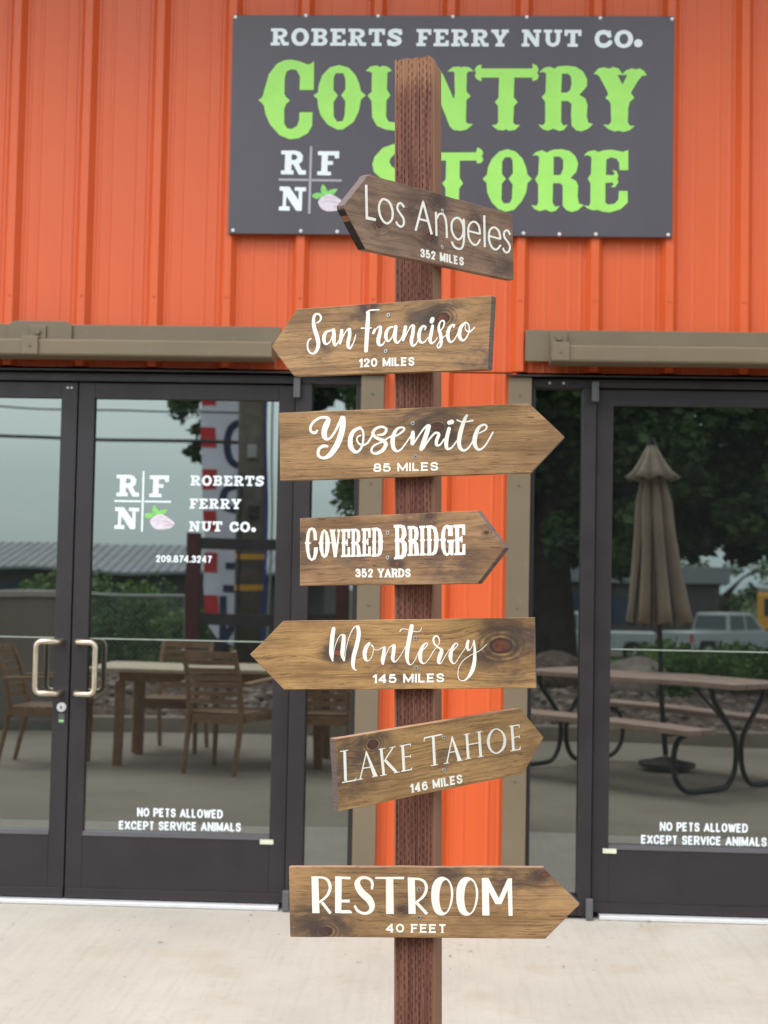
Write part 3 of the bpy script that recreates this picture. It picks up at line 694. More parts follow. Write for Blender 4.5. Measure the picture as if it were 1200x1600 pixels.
# western letters of the big sign
W_GREEN = tr((400,70), 5.4545, [
 ('p', [(300,125),(370,140),(440,168),(470,160),(495,138),(492,385),(370,385),(375,270),(345,215),(300,208),(262,225),(245,280),(242,420),(255,445),(290,475),(255,505),(240,550),(240,670),(265,712),(305,718),(350,690),(368,640),(370,575),(482,575),(478,690),(440,755),(360,798),(285,805),(200,770),(120,680),(80,590),(68,520),(45,490),(20,472),(55,445),(75,370),(110,250),(180,160),(240,132)]),
 ('p', [(710,172),(790,195),(850,260),(880,330),(895,395),(935,432),(895,465),(875,570),(830,660),(740,722),(690,722),(610,680),(550,600),(530,530),(525,465),(490,432),(528,405),(535,340),(565,260),(630,192)], [[(680,242),(745,242),(762,290),(762,380),(725,430),(762,480),(755,600),(740,650),(690,655),(662,610),(660,490),(698,432),(660,385),(662,280)]]),
 ('p', [(935,222),(975,185),(1030,175),(1055,190),(1080,178),(1120,185),(1160,220),(1120,235),(1115,380),(1145,430),(1112,475),(1108,610),(1130,655),(1190,662),(1250,655),(1272,610),(1268,475),(1235,430),(1265,380),(1260,235),(1220,220),(1260,185),(1300,178),(1325,190),(1350,175),(1385,190),(1415,222),(1385,235),(1382,400),(1412,432),(1385,480),(1385,600),(1350,680),(1280,722),(1190,732),(1100,722),(1030,690),(990,620),(985,480),(952,432),(985,400),(988,235)]),
 ]) + tr((680,80), 6.667, [
 ('p', [(80,240),(195,500),(205,440),(200,220),(180,210),(125,215),(180,165),(250,160),(270,170),(290,160),(350,165),(405,210),(350,210),(330,230),(325,420),(370,468),(325,510),(320,740),(345,755),(395,760),(330,815),(265,830),(190,820),(150,780),(80,600),(-5,400),(-10,740),(30,765),(-20,820),(-60,812),(-95,825),(-120,765),(-90,740),(-90,510),(-115,468),(-90,420),(-90,225),(-118,215),(-80,165),(20,165)]),
 ('p', [(410,190),(440,150),(485,140),(478,180),(1015,180),(1012,130),(1060,150),(1078,200),(1060,225),(1080,255),(1065,295),(1015,315),(1010,275),(825,275),(818,480),(860,530),(820,575),(812,745),(835,765),(885,770),(830,820),(770,830),(740,812),(710,825),(650,820),(585,770),(635,765),(655,740),(655,570),(620,530),(660,485),(665,275),(480,275),(485,315),(435,295),(412,260),(425,225)]),
 ]) + tr((840,80), 6.316, [
 ('p', [(15,210),(60,165),(120,152),(165,172),(200,150),(290,143),(380,155),(450,200),(490,280),(485,350),(412,430),(470,465),(492,530),(485,640),(500,705),(548,718),(500,765),(430,792),(380,780),(335,735),(330,620),(335,520),(300,492),(235,492),(232,700),(255,735),(300,725),(260,775),(215,788),(155,765),(100,785),(50,770),(5,722),(55,730),(75,700),(75,500),(40,452),(78,410),(85,220),(60,205)], [[(240,222),(300,222),(330,250),(335,320),(320,385),(290,408),(232,410)]]),
 ('p', [(552,225),(600,170),(655,158),(700,172),(750,155),(800,172),(838,225),(870,190),(930,168),(970,180),(1010,170),(1050,195),(1078,238),(1030,245),(985,300),(920,410),(955,462),(910,500),(895,560),(890,700),(910,735),(960,738),(910,780),(850,797),(800,785),(760,792),(700,770),(645,722),(700,728),(725,700),(722,520),(705,490),(668,462),(695,430),(690,400),(610,250),(585,228)], [[(788,235),(885,235),(838,330)]]),
 ]) + tr((570,210), 4.286, [
 ('p', [(190,65),(240,68),(290,85),(330,66),(330,175),(280,175),(270,140),(235,120),(200,130),(172,160),(165,185),(180,215),(240,250),(300,285),(330,340),(330,400),(295,450),(240,470),(190,460),(130,480),(100,478),(100,370),(140,370),(160,410),(200,425),(240,400),(240,370),(180,320),(110,295),(60,250),(50,200),(65,150),(120,90)]),
 ('p', [(420,122),(745,120),(755,85),(785,105),(793,125),(783,145),(795,170),(780,190),(752,195),(748,175),(636,175),(635,290),(658,328),(633,360),(628,480),(640,510),(680,518),(640,545),(590,555),(560,545),(520,552),(480,515),(530,510),(540,480),(540,360),(518,328),(542,300),(545,175),(420,175),(415,195),(385,185),(375,165),(385,145),(375,120),(395,95),(415,90)]),
 ('p', [(955,98),(1010,115),(1055,160),(1080,220),(1090,270),(1120,298),(1090,325),(1080,390),(1050,450),(1000,505),(945,518),(895,500),(850,455),(820,390),(815,325),(788,298),(818,270),(825,220),(850,165),(900,115)], [[(940,152),(975,152),(990,175),(992,260),(962,298),(990,335),(985,430),(970,460),(930,462),(915,435),(918,330),(945,298),(918,265),(920,180)]]),
 ]) + tr((810,210), 6.0, [
 ('p', [(130,200),(165,165),(220,148),(265,168),(330,142),(410,138),(480,155),(535,205),(560,270),(545,350),(488,408),(540,435),(560,480),(555,590),(570,650),(612,660),(560,710),(500,728),(450,710),(415,670),(415,560),(415,480),(390,458),(325,458),(320,640),(345,678),(390,670),(350,715),(310,728),(255,705),(200,720),(150,700),(120,660),(170,670),(185,640),(185,470),(155,420),(185,375),(195,210),(170,195)], [[(330,208),(390,208),(420,240),(420,320),(395,380),(330,382)]]),
 ('p', [(612,200),(650,160),(710,148),(750,165),(800,148),(870,143),(940,155),(980,165),(1030,145),(1030,335),(948,335),(945,265),(920,228),(870,215),(825,235),(820,380),(885,382),(905,370),(878,330),(920,345),(938,390),(928,415),(938,450),(905,495),(865,492),(895,470),(880,450),(815,455),(815,640),(840,658),(900,650),(938,610),(942,530),(1025,530),(1025,640),(960,700),(860,732),(790,725),(745,708),(700,712),(650,695),(612,664),(660,672),(675,640),(675,460),(650,415),(680,370),(685,215),(655,195)]),
 ])
_RFN = [
 ('p', [(80,130),(300,130),(370,150),(415,210),(405,290),(350,340),(400,430),(460,435),(460,500),(350,500),(265,345),(235,345),(235,435),(268,435),(268,497),(75,495),(75,435),(130,432),(140,190),(80,188)], [[(240,190),(290,190),(325,215),(325,245),(295,275),(238,275)]]),
 ('p', [(645,140),(975,140),(970,250),(905,250),(900,205),(800,203),(798,290),(880,292),(875,350),(795,350),(790,450),(845,455),(845,512),(635,508),(635,450),(695,445),(705,205),(645,200)]),
 ('p', [(55,680),(205,685),(345,890),(350,750),(285,745),(290,690),(465,695),(460,755),(405,755),(395,1055),(310,1055),(160,830),(150,985),(210,990),(208,1055),(40,1050),(45,990),(100,985),(110,750),(55,745)]),
]
_CROSS = [('l', [(540,65),(510,1100)], 32), ('l', [(40,575),(500,582)], 30), ('l', [(548,583),(1010,590)], 30)]
_LEAF = [('q', [(555,825),(600,785),(670,780),(715,820),(660,862),(600,868)]), ('q', [(715,650),(765,695),(795,760),(770,815),(710,805),(690,735)]), ('q', [(775,800),(830,735),(945,720),(900,790),(840,825)])]
_NUT = [('q', [(650,910),(700,845),(790,802),(880,815),(965,865),(1040,925),(1065,970),(1010,1030),(920,1055),(800,1062),(710,1030),(662,965)])]
_VEIN = [('s', [(860,905,6),(950,935,16),(1040,975,12)]), ('s', [(880,990,6),(960,985,16),(1040,990,10)]), ('s', [(760,850,4),(850,850,8),(930,880,4)]), ('s', [(700,930,4),(800,905,7),(880,930,4)])]
SB = {
 'R': (110, [('p', [(0,0),(70,0),(92,8),(102,28),(92,48),(75,55),(88,80),(110,80),(110,100),(72,100),(52,60),(42,60),(42,82),(56,82),(56,100),(0,100),(0,82),(14,82),(14,18),(0,18)], [[(42,18),(62,18),(72,24),(72,34),(62,42),(42,42)]])]),
 'O': (108, [('q', [(54,-2),(92,12),(108,50),(92,88),(54,102),(16,88),(0,50),(16,12)], [[(54,20),(72,28),(79,50),(72,72),(54,80),(36,72),(29,50),(36,28)]])]),
 'B': (101, [('p', [(0,0),(70,0),(90,8),(97,26),(88,44),(78,48),(92,56),(101,74),(92,92),(72,100),(0,100),(0,82),(14,82),(14,18),(0,18)], [[(42,18),(60,18),(68,24),(68,34),(60,40),(42,40)], [(42,58),(62,58),(71,64),(71,76),(62,82),(42,82)]])]),
 'E': (96, [('p', [(0,0),(92,0),(92,32),(74,32),(72,19),(42,19),(42,40),(66,40),(66,60),(42,60),(42,81),(74,81),(76,66),(96,66),(96,100),(0,100),(0,82),(14,82),(14,18),(0,18)])]),
 'F': (92, [('p', [(0,0),(92,0),(92,34),(74,34),(72,19),(42,19),(42,42),(66,42),(66,62),(42,62),(42,82),(58,82),(58,100),(0,100),(0,82),(14,82),(14,18),(0,18)])]),
 'T': (100, [('p', [(0,0),(100,0),(100,36),(82,36),(80,19),(64,19),(64,82),(80,82),(80,100),(20,100),(20,82),(36,82),(36,19),(20,19),(18,36),(0,36)])]),
 'S': (90, [('s', [(78,24),(68,14),(45,11),(19,20),(19,36),(45,48),(70,60),(72,78),(46,89),(18,84),(10,74)], 25), ('p', [(74,2),(87,2),(87,34),(74,34)]), ('p', [(2,66),(15,66),(15,98),(2,98)])]),
 'Y': (110, [('p', [(0,0),(48,0),(48,18),(42,18),(56,40),(70,18),(64,18),(64,0),(110,0),(110,18),(100,18),(70,62),(70,82),(84,82),(84,100),(28,100),(28,82),(42,82),(42,62),(12,18),(0,18)])]),
 'U': (108, [('p', [(0,0),(50,0),(50,18),(38,18),(38,62),(44,76),(56,80),(68,76),(74,62),(74,18),(62,18),(62,0),(108,0),(108,18),(98,18),(98,66),(88,90),(56,102),(24,90),(12,66),(12,18),(0,18)])]),
 'N': (114, [('p', [(0,0),(38,0),(82,58),(82,18),(68,18),(68,0),(114,0),(114,18),(102,18),(102,100),(80,100),(32,38),(32,82),(46,82),(46,100),(0,100),(0,82),(12,82),(12,18),(0,18)])]),
 'C': (100, [('s', [(84,30),(72,17),(50,11),(24,21),(14,50),(24,79),(52,89),(76,83),(90,70)], 26), ('p', [(80,2),(93,2),(93,37),(80,37)])]),
}
def slabwords(text, p0, p1, up):
    """bold slab capitals from their outlines, baseline p0..p1"""
    p0 = np.array(p0, float); p1 = np.array(p1, float); up = np.array(up, float)
    tot = sum(SB[c][0] for c in text)+15*(len(text)-1); ux = (p1-p0)/tot; x_ = 0; out = []
    for ch in text:
        w, its = SB[ch]
        f = lambda p: tuple(p0+ux*(x_+p[0])+up*(1-p[1]/100))
        for it in its:
            r = [it[0], [f(p) for p in it[1]]]
            if it[0] == 's': r.append(it[2]/100*np.linalg.norm(up))
            elif len(it) > 2: r.append([[f(p) for p in h] for h in it[2]])
            out.append(tuple(r))
        x_ += w+15
    return out
G_RFN, G_CROSS, G_LEAF, G_NUT, G_VEIN = [tr((175,730), 10.909, q) for q in (_RFN, _CROSS, _LEAF, _NUT, _VEIN)]
def _sg(q): return tr((420,210), 8.571, shift(q, 98, 103, .868, .872))
S_RFN, S_CROSS, S_LEAF, S_NUT, S_VEIN = [_sg(q) for q in (_RFN, _CROSS, _LEAF, _NUT, _VEIN)]
S_TOP = (slabwords('ROBERTS', (423,71), (628,71.9), (.6,-26.8)) + slabwords('FERRY', (650.5,72), (794.5,72.8), (.6,-26.6))
         + slabwords('NUT', (815,72.7), (908,73.2), (.6,-26.6)) + slabwords('CO', (928.7,74.2), (989,74.6), (.6,-27)) + [('s', [(997,67.5),(997.6,67.5)], 12.5)])
G_TXT = (slabwords('ROBERTS', (297.5,758.6), (412,759.6), (.5,-15.8)) + slabwords('FERRY', (296.2,794.6), (376.5,795.4), (.5,-15.6))
         + slabwords('NUT', (295.5,830), (347,830.4), (.4,-15.6)) + slabwords('CO', (358.5,831), (390.5,831.2), (.4,-15.6)) + [('s', [(396,827.6),(396.4,827.6)], 7)])
G_NUM = words('209.874.3247', (243.5,878.4), (331,879.6), (.2,-11.2), .21, .13)
G_PET = words('NO PETS ALLOWED', (214.3,1275.6), (348,1279), (.2,-13.6), .20, .13) + words('EXCEPT SERVICE ANIMALS', (185.6,1296), (376.5,1299.4), (.2,-13.6), .20, .13)
R_PET = words('NO PETS ALLOWED', (1031,1298.2), (1168.5,1301.2), (.2,-14), .20, .13) + words('EXCEPT SERVICE ANIMALS', (1001.5,1318.4), (1198,1322.6), (.2,-14), .20, .13)

# ================================================================= materials
M_VINYL = paint('cream_vinyl', (0.82, 0.80, 0.72), 0.45, 0.03)
M_ORANGE = None
def _orange():
    t = NT('orange_siding_paint'); v, x, y, z = t.coords()
    n = t.noise(t.map(v, (0.6, 0.6, 0.25)), 3.0, 4, 0.6)
    c = t.mix(t.mapr(n, 0.3, 0.7), (0.57, 0.084, 0.015, 1), (0.63, 0.100, 0.020, 1))
    run = t.noise(t.map(v, (26.0, 1.0, 0.5)), 1.0, 3, 0.6)
    c = t.mix(t.mapr(run, 0.55, 0.75, 0, 0.05), c, (0.55, 0.12, 0.05, 1))
    sp = t.noise(v, 60, 2)
    c = t.mix(t.mapr(sp, 0.72, 0.78, 0, 0.25), c, (0.35, 0.10, 0.05, 1))
    t.bump(t.noise(t.map(v, (2, 2, 0.7)), 3, 2), 0.25, 0.01)
    return t.set(c, t.mapr(n, 0.3, 0.7, 0.40, 0.52), spec=0.55)
M_ORANGE = _orange()
M_TAN = paint('tan_trim_paint', (0.150, 0.115, 0.072), 0.5, 0.08, 3.0, dirt=0.2)
M_BRONZE = paint('dark_bronze_aluminium', (0.019, 0.015, 0.018), 0.42, 0.12, 4.0, dirt=0.07)
M_BRONZE2 = paint('dark_bronze_edge', (0.10, 0.095, 0.105), 0.35, 0.08, 4.0)  # lighter bronze paints in the rail's edge highlight; also on trim screws
M_BLACK = paint('black_rubber', (0.012, 0.012, 0.013), 0.6, 0.1)
M_STEEL = paint('brushed_champagne_metal', (0.60, 0.50, 0.39), 0.36, 0.08, 30, metal=0.95)
M_SILVER = paint('mill_aluminium', (0.66, 0.66, 0.68), 0.45, 0.06, 20, metal=0.3, dirt=0.2)
M_ZINC = paint('zinc_screw', (0.42, 0.44, 0.46), 0.4, 0.1, 40, metal=0.7)
M_DARKHOLE = paint('screw_recess', (0.02, 0.02, 0.025), 0.6, 0.1)
M_WHITE = paint('white_vinyl', (0.72, 0.78, 0.82), 0.45, 0.03)
M_SIGN = None
def _sign():
    t = NT('charcoal_sign_face'); v, x, y, z = t.coords()
    n = t.noise(t.map(v, (1.2, 1, 0.5)), 2.0, 4, 0.55)
    c = t.mix(t.mapr(n, 0.3, 0.7), (0.068, 0.060, 0.076, 1), (0.083, 0.075, 0.091, 1))
    s1 = t.noise(t.map(v, (26, 1, 10)), 1.0, 2)
    c = t.mix(t.mapr(s1, 0.77, 0.80, 0, 0.5), c, (0.35, 0.34, 0.37, 1))
    return t.set(c, 0.38, spec=0.45)
M_SIGN = _sign()
M_GREEN = paint('lime_vinyl', (0.33, 0.70, 0.125), 0.45, 0.06, 9, dirt=0.10)
M_LEAFP = paint('printed_leaf_green', (0.20, 0.55, 0.13), 0.45, 0.2, 60)
M_NUTP = paint('printed_almond_shell', (0.62, 0.56, 0.64), 0.45, 0.14, 60)
M_VEINP = paint('printed_almond_vein', (0.50, 0.33, 0.36), 0.45, 0.1, 60)
M_LINEP = paint('printed_grey_line', (0.34, 0.33, 0.38), 0.45, 0.05)

def _glass():
    t = NT('tinted_reflective_glass'); v, x, y, z = t.coords()
    n = t.noise(t.map(v, (1, 1, 1)), 1.3, 1)
    t.b.inputs['Base Color'].default_value = (0.010, 0.011, 0.011, 1)
    t.b.inputs['Specular Tint'].default_value = (0.93, 1.0, 0.98, 1)
    dirt = t.noise(v, 9, 5, 0.65)
    t._in(t.b, 'Base Color', t.mix(t.mapr(dirt, 0.5, 0.8, 0, 0.35), (0.008, 0.009, 0.009, 1), (0.03, 0.032, 0.030, 1)))
    t.b.inputs['Roughness'].default_value = 0.0
    t.b.inputs['IOR'].default_value = 3.05
    t.bump(n, 0.13, 0.01)
    return t.m
M_GLASS = _glass()

def _concrete(name, c0, c1, streak=0.3):
    t = NT(name); v, x, y, z = t.coords()
    n = t.noise(v, 1.4, 5, 0.6); n2 = t.noise(v, 24, 5, 0.7); n3 = t.noise(t.map(v, (38, 2.2, 1)), 1.0, 4, 0.6)
    c = t.mix(t.mapr(n, 0.32, 0.68), c0, c1)
    c = t.mix(t.mapr(n3, 0.48, 0.72, 0, streak), c, tuple(q*0.80 for q in c0[:3])+(1,))
    c = t.mix(t.mapr(n2, 0.55, 0.75, 0, 0.35), c, tuple(q*0.72 for q in c0[:3])+(1,))
    st = t.noise(v, 3.3, 3, 0.5)
    c = t.mix(t.mapr(st, 0.56, 0.76, 0, 0.45), c, (c0[0]*0.95, c0[1]*0.78, c0[2]*0.62, 1))
    sp = t.noise(v, 130, 2)
    c = t.mix(t.mapr(sp, 0.70, 0.76, 0, 0.55), c, (0.12, 0.10, 0.085, 1))
    t.bump(t.math('ADD', n2, t.math('MULTIPLY', n3, 0.6)), 0.35, 0.004)
    return t.set(c, 0.8, spec=0.3)
M_CONC = _concrete('cream_brushed_concrete', (0.375, 0.345, 0.298, 1), (0.455, 0.422, 0.368, 1))
M_CONC2 = _concrete('weathered_tan_concrete', (0.25, 0.215, 0.165, 1), (0.31, 0.27, 0.21, 1), 0.15)
M_BLOCK = _concrete('retaining_wall_stucco', (0.21, 0.185, 0.15, 1), (0.25, 0.22, 0.185, 1), 0.1)
M_ASPH = paint('asphalt', (0.075, 0.074, 0.072), 0.9, 0.2, 3, bump=0.3)

def _ground():
    t = NT('rough_grass_and_soil'); v, x, y, z = t.coords()
    n = t.noise(v, 0.25, 5, 0.6); n2 = t.noise(v, 8, 4, 0.6)
    c = t.mix(t.mapr(n, 0.42, 0.6), (0.11, 0.09, 0.06, 1), (0.05, 0.10, 0.025, 1))
    c = t.mix(t.mapr(n2, 0.4, 0.7, 0, .5), c, (0.03, 0.055, 0.015, 1))
    t.bump(n2, 0.6, 0.05)
    return t.set(c, 0.95, spec=0.1)
M_GROUND = _ground()
def _mulch():
    t = NT('bark_mulch_and_rock'); v, x, y, z = t.coords()
    n = t.noise(v, 9, 5, 0.7); n2 = t.noise(v, 34, 3, 0.7)
    c = t.mix(t.mapr(n, 0.38, 0.62), (0.075, 0.048, 0.035, 1), (0.22, 0.165, 0.13, 1))
    c = t.mix(t.mapr(n2, 0.5, 0.7, 0, .6), c, (0.32, 0.25, 0.21, 1))
    t.bump(n, 1.0, 0.05)
    return t.set(c, 0.95, spec=0.1)
M_MULCH = _mulch()
M_ROCK = paint('river_rock', (0.27, 0.215, 0.18), 0.85, 0.35, 6, bump=0.4)

def _leaf(name, a, b):
    t = NT(name)
    oi = t.n('Attribute'); oi.attribute_name = 'shade'
    v, x, y, z = t.coords()
    n = t.noise(v, 1.6, 3, 0.6)
    c = t.mix(t.mapr(n, 0.35, 0.65), a, b)
    n2 = t.noise(v, 14, 2, 0.5)
    c = t.mix(t.mapr(n2, 0.55, 0.75, 0, .6), c, tuple(q*1.7 for q in b[:3])+(1,))
    t.set(c, 0.5, spec=0.4)
    tr_ = t.n('BsdfTranslucent'); t.l(c, tr_.inputs['Color'])
    mx = t.n('MixShader'); mx.inputs[0].default_value = 0.3
    t.l(t.b.outputs[0], mx.inputs[1]); t.l(tr_.outputs[0], mx.inputs[2]); t.l(mx.outputs[0], t.out.inputs['Surface'])
    return t.m
M_LEAF = _leaf('broad_leaf_foliage', (0.030, 0.062, 0.024, 1), (0.110, 0.190, 0.050, 1))
M_LEAF2 = _leaf('shrub_foliage', (0.045, 0.105, 0.018, 1), (0.13, 0.24, 0.04, 1))
M_BARK = paint('tree_bark', (0.060, 0.045, 0.035), 0.9, 0.3, 8, bump=0.8, bscale=30)
M_TEAK = paint('weathered_teak', (0.33, 0.20, 0.11), 0.6, 0.22, 14, bump=0.15)
M_TEAKTOP = paint('bleached_teak_top', (0.58, 0.48, 0.34), 0.6, 0.15, 10, bump=0.15)
M_REDWOOD = paint('redwood_plank', (0.42, 0.29, 0.23), 0.6, 0.2, 9, bump=0.15)
M_TUBE = paint('black_bench_tube', (0.018, 0.017, 0.016), 0.45, 0.1)
M_CANVAS = paint('taupe_canvas', (0.32, 0.26, 0.19), 0.9, 0.12, 3, bump=0.15, bscale=300)
M_MAROON = paint('maroon_stain', (0.10, 0.022, 0.020), 0.7, 0.2, 8)
M_GREYWOOD = paint('grey_stained_rail', (0.040, 0.036, 0.034), 0.75, 0.2, 8)
M_POLEW = paint('creosote_pole_wood', (0.15, 0.125, 0.10), 0.85, 0.3, 6, bump=0.5, bscale=40)
M_BAND = paint('yellow_reflector_band', (0.75, 0.36, 0.02), 0.5, 0.1)
M_FLAGW = paint('white_flag_cloth', (0.80, 0.80, 0.90), 0.8, 0.06)
M_FLAGR = paint('red_flag_stripe', (0.62, 0.03, 0.03), 0.8, 0.06)
M_FLAGB = paint('blue_flag_stripe', (0.03, 0.05, 0.30), 0.8, 0.06)
M_FLAGK = paint('navy_flag_letter', (0.02, 0.03, 0.09), 0.8, 0.06)
M_ROOF = paint('grey_standing_seam_roof', (0.20, 0.215, 0.23), 0.6, 0.1, 1)
M_SHEDW = paint('dark_building_wall', (0.07, 0.065, 0.06), 0.8, 0.2, 1)
M_BLUEW = paint('navy_window', (0.02, 0.035, 0.075), 0.2, 0.1)
M_GALV = paint('galvanised_pipe', (0.36, 0.37, 0.36), 0.5, 0.1, metal=0.3)
M_CARW = paint('white_car_paint', (0.34, 0.36, 0.37), 0.35, 0.04)
M_CARG = paint('dark_car_paint', (0.05, 0.055, 0.06), 0.3, 0.04)
M_CARGL = paint('car_window_glass', (0.03, 0.045, 0.05), 0.08, 0.04)
M_TYRE = paint('tyre_rubber', (0.02, 0.02, 0.02), 0.8, 0.1)
M_RIM = paint('wheel_rim', (0.4, 0.4, 0.4), 0.4, 0.1, metal=0.5)
M_TAIL = paint('red_tail_lamp', (0.5, 0.02, 0.02), 0.3, 0.1)
M_BUS = paint('bus_yellow', (0.68, 0.32, 0.03), 0.4, 0.05)
M_CABLE = paint('overhead_cable', (0.03, 0.03, 0.03), 0.7, 0.1)
M_LITTER = paint('dry_leaf_litter', (0.11, 0.06, 0.045), 0.9, 0.4, 40)

# ================================================================= the ground
def gz(d):           # level of the patio d metres out from the glass
    return -0.012*d
def slab(name, x0, x1, y0, y1, mat, th=0.12, top_off=0.0):
    """patio slab: sheet following the fall of the patio, with its own thickness"""
    m = MB()
    za, zb = gz(-y0)+top_off, gz(-y1)+top_off
    m.add([(x0,y0,za-th),(x1,y0,za-th),(x1,y1,zb-th),(x0,y1,zb-th),(x0,y0,za),(x1,y0,za),(x1,y1,zb),(x0,y1,zb)],
          [(0,3,2,1),(4,5,6,7),(0,1,5,4),(1,2,6,5),(2,3,7,6),(3,0,4,7)])
    o = m.build(name, mat, bevel=0.006); tag(o, kind='structure'); return o
slab('pavement', -9.0, -3.605, -2.196, 0.10, M_CONC)
slab('pavement', -3.595, 3.595, -2.196, 0.10, M_CONC)
slab('pavement', 3.605, 9.0, -2.196, 0.10, M_CONC)
slab('patio', -7.0, -0.305, -7.7, -2.204, M_CONC2)
slab('patio', -0.295, 9.0, -7.7, -2.204, M_CONC2)

def terrain():
    xs = np.concatenate([np.linspace(-400, -40, 10), np.linspace(-36, 36, 90), np.linspace(40, 400, 10)])
    ds = np.concatenate([[-60, -20, 0.2, 7.79], np.linspace(7.86, 36, 80), np.linspace(40, 700, 16)])
    V = []
    for d in ds:
        for x in xs:
            if d < 7.8: z = -0.32
            else:
                left = 1/(1+math.exp((x+1.0)*0.8))
                bank = 0.34*math.exp(-((d-10.2)/2.0)**2)
                lo = -1.25*min(1, max(0, (d-14)/30))
                z = -0.10+bank+lo+0.10*min(1, max(0, (d-11)/6))*(1-left)
                z += 0.03*math.sin(x*2.1+d)*math.sin(d*1.7-x)*(d < 40)
            V.append((x, -d, z))
    nx = len(xs); F = []
    for j in range(len(ds)-1):
        for i in range(nx-1):
            a = j*nx+i; F.append((a, a+nx, a+nx+1, a+1))
    o = raw('ground', V, F, M_GROUND, smooth=True); tag(o, kind='structure')
    return o
terrain()
# kerb and planting bed behind the patio
kb = MB().box(-3.6, 9.0, -7.86, -7.70, -0.25, 0.045)
tag(kb.build('kerb', M_CONC2, bevel=0.012), kind='structure')
def bed():
    V = []; F = []; xs = np.linspace(-3.6, 9.0, 130); ds = np.linspace(7.86, 10.6, 40)
    for d in ds:
        for x in xs:
            z = 0.0+0.36*math.sin(min(1, (d-7.86)/2.2)*math.pi/2)
            z += 0.035*math.sin(x*9+d*5)*math.sin(d*11-x*3)+rng.normal(0, 0.016)
            if d > 10.3: z -= (d-10.3)*1.2
            V.append((x, -d, z))
    nx = len(xs)
    for j in range(len(ds)-1):
        for i in range(nx-1):
            a = j*nx+i; F.append((a, a+nx, a+nx+1, a+1))
    tag(raw('planting_bed', V, F, M_MULCH), kind='structure')
    # rocks and bark chunks
    V = []; F = []
    ico = [(0,0,1),(.9,0,.4),(.28,.85,.45),(-.72,.53,.45),(-.72,-.53,.4),(.28,-.85,.45),(.72,.53,-.4),(-.28,.85,-.45),(-.9,0,-.45),(-.28,-.85,-.45),(.72,-.53,-.4),(0,0,-1)]
    fi = [(0,1,2),(0,2,3),(0,3,4),(0,4,5),(0,5,1),(1,6,2),(2,7,3),(3,8,4),(4,9,5),(5,10,1),(2,6,7),(3,7,8),(4,8,9),(5,9,10),(1,10,6),(6,11,7),(7,11,8),(8,11,9),(9,11,10),(10,11,6)]
    for k_ in range(1500):
        x = rng.uniform(-3.55, 8.9); d = rng.uniform(7.9, 10.4); s = rng.uniform(0.02, 0.07)
        z = 0.36*math.sin(min(1, (d-7.86)/2.2)*math.pi/2)
        a = rng.uniform(0, 6.3); sc = (s*rng.uniform(.8, 1.6), s, s*rng.uniform(.5, .8)); b = len(V)
        for p in ico:
            q = (p[0]*sc[0]*rng.uniform(.8, 1.2), p[1]*sc[1]*rng.uniform(.8, 1.2), p[2]*sc[2])
            V.append((x+q[0]*math.cos(a)-q[1]*math.sin(a), -d+q[0]*math.sin(a)+q[1]*math.cos(a), z+q[2]+.01))
        F += [tuple(b+i for i in f) for f in fi]
    o = raw('gravel', V, F, M_ROCK); tag(o, kind='stuff', label='loose brown river rock over the planting bed behind the patio')
bed()

# ================================================================= the store
store = tag(empty('store_building', (0, 0, 0)), 'orange ribbed metal store front with dark glass doors and tan trim', 'building')
PAN = -0.030
RIB0, PITCH_X = -0.018, 0.305
def fix_profile(c0, n):
    pts = [(c0-PITCH_X/2, PAN)]
    for k_ in range(n):
        c = c0+PITCH_X*k_
        for q in (-0.102, -0.056):
            pts += [(c+q-0.009, PAN), (c+q-0.004, PAN-0.0025), (c+q+0.004, PAN-0.0025), (c+q+0.009, PAN)]
        pts += [(c-0.036, PAN), (c-0.0155, PAN-0.032), (c+0.0155, PAN-0.032), (c+0.036, PAN)]
        for q in (0.056, 0.102):
            pts += [(c+q-0.009, PAN), (c+q-0.004, PAN-0.0025), (c+q+0.004, PAN-0.0025), (c+q+0.009, PAN)]
        pts.append((c+PITCH_X/2, PAN))
    return pts
def sheet(pts, z0, z1, name='siding_panel', clip=None):
    V = []; F = []
    if clip:
        pp = [p for p in pts if clip[0] <= p[0] <= clip[1]]
        pts = [(clip[0], PAN)]*(pts[0][0] < clip[0])+pp+[(clip[1], PAN)]*(pts[-1][0] > clip[1])
    for x, y in pts: V += [(x, y, z0), (x, y, z1)]
    n = len(pts)
    for x, y in pts: V += [(x, 0.02, z0), (x, 0.02, z1)]
    for i in range(n-1):
        F.append((2*i, 2*i+2, 2*i+3, 2*i+1)); F.append((2*n+2*i, 2*n+2*i+1, 2*n+2*i+3, 2*n+2*i+2))
        F.append((2*i, 2*n+2*i, 2*n+2*i+2, 2*i+2))
    m = MB(); m.add(V, F)
    return m.build(name, M_ORANGE, store)
k0 = -15
while RIB0+k0*PITCH_X < 5.2:
    c0 = RIB0+k0*PITCH_X
    sheet(fix_profile(c0, 3), 2.222, 4.8)
    k0 += 3
sheet(fix_profile(RIB0-PITCH_X, 3), 0.02, 2.216, clip=(-0.330, 0.300))
# screws in the ribs just above the doors
for k_ in range(-7, 6):
    for zz in (2.52, 3.95):
        c = RIB0+k_*PITCH_X
        m = MB().cyl((c, PAN-0.032, zz), (c, PAN-0.036, zz), 0.0055, 8)
        m.build('panel_screw', M_ORANGE, store)
# roof overhang high above, with fascia and soffit
ov = MB().box(-6, 6, -1.05, 0.02, 4.802, 4.86); ov.box(-6, 6, -1.10, -1.052, 4.70, 4.92)
ov.build('roof_overhang', M_TAN, store)
# wall behind everything and the sides
bk = MB().box(-8, 8, 0.16, 0.30, -0.1, 4.8); bk.build('back_wall', M_BLACK, store)

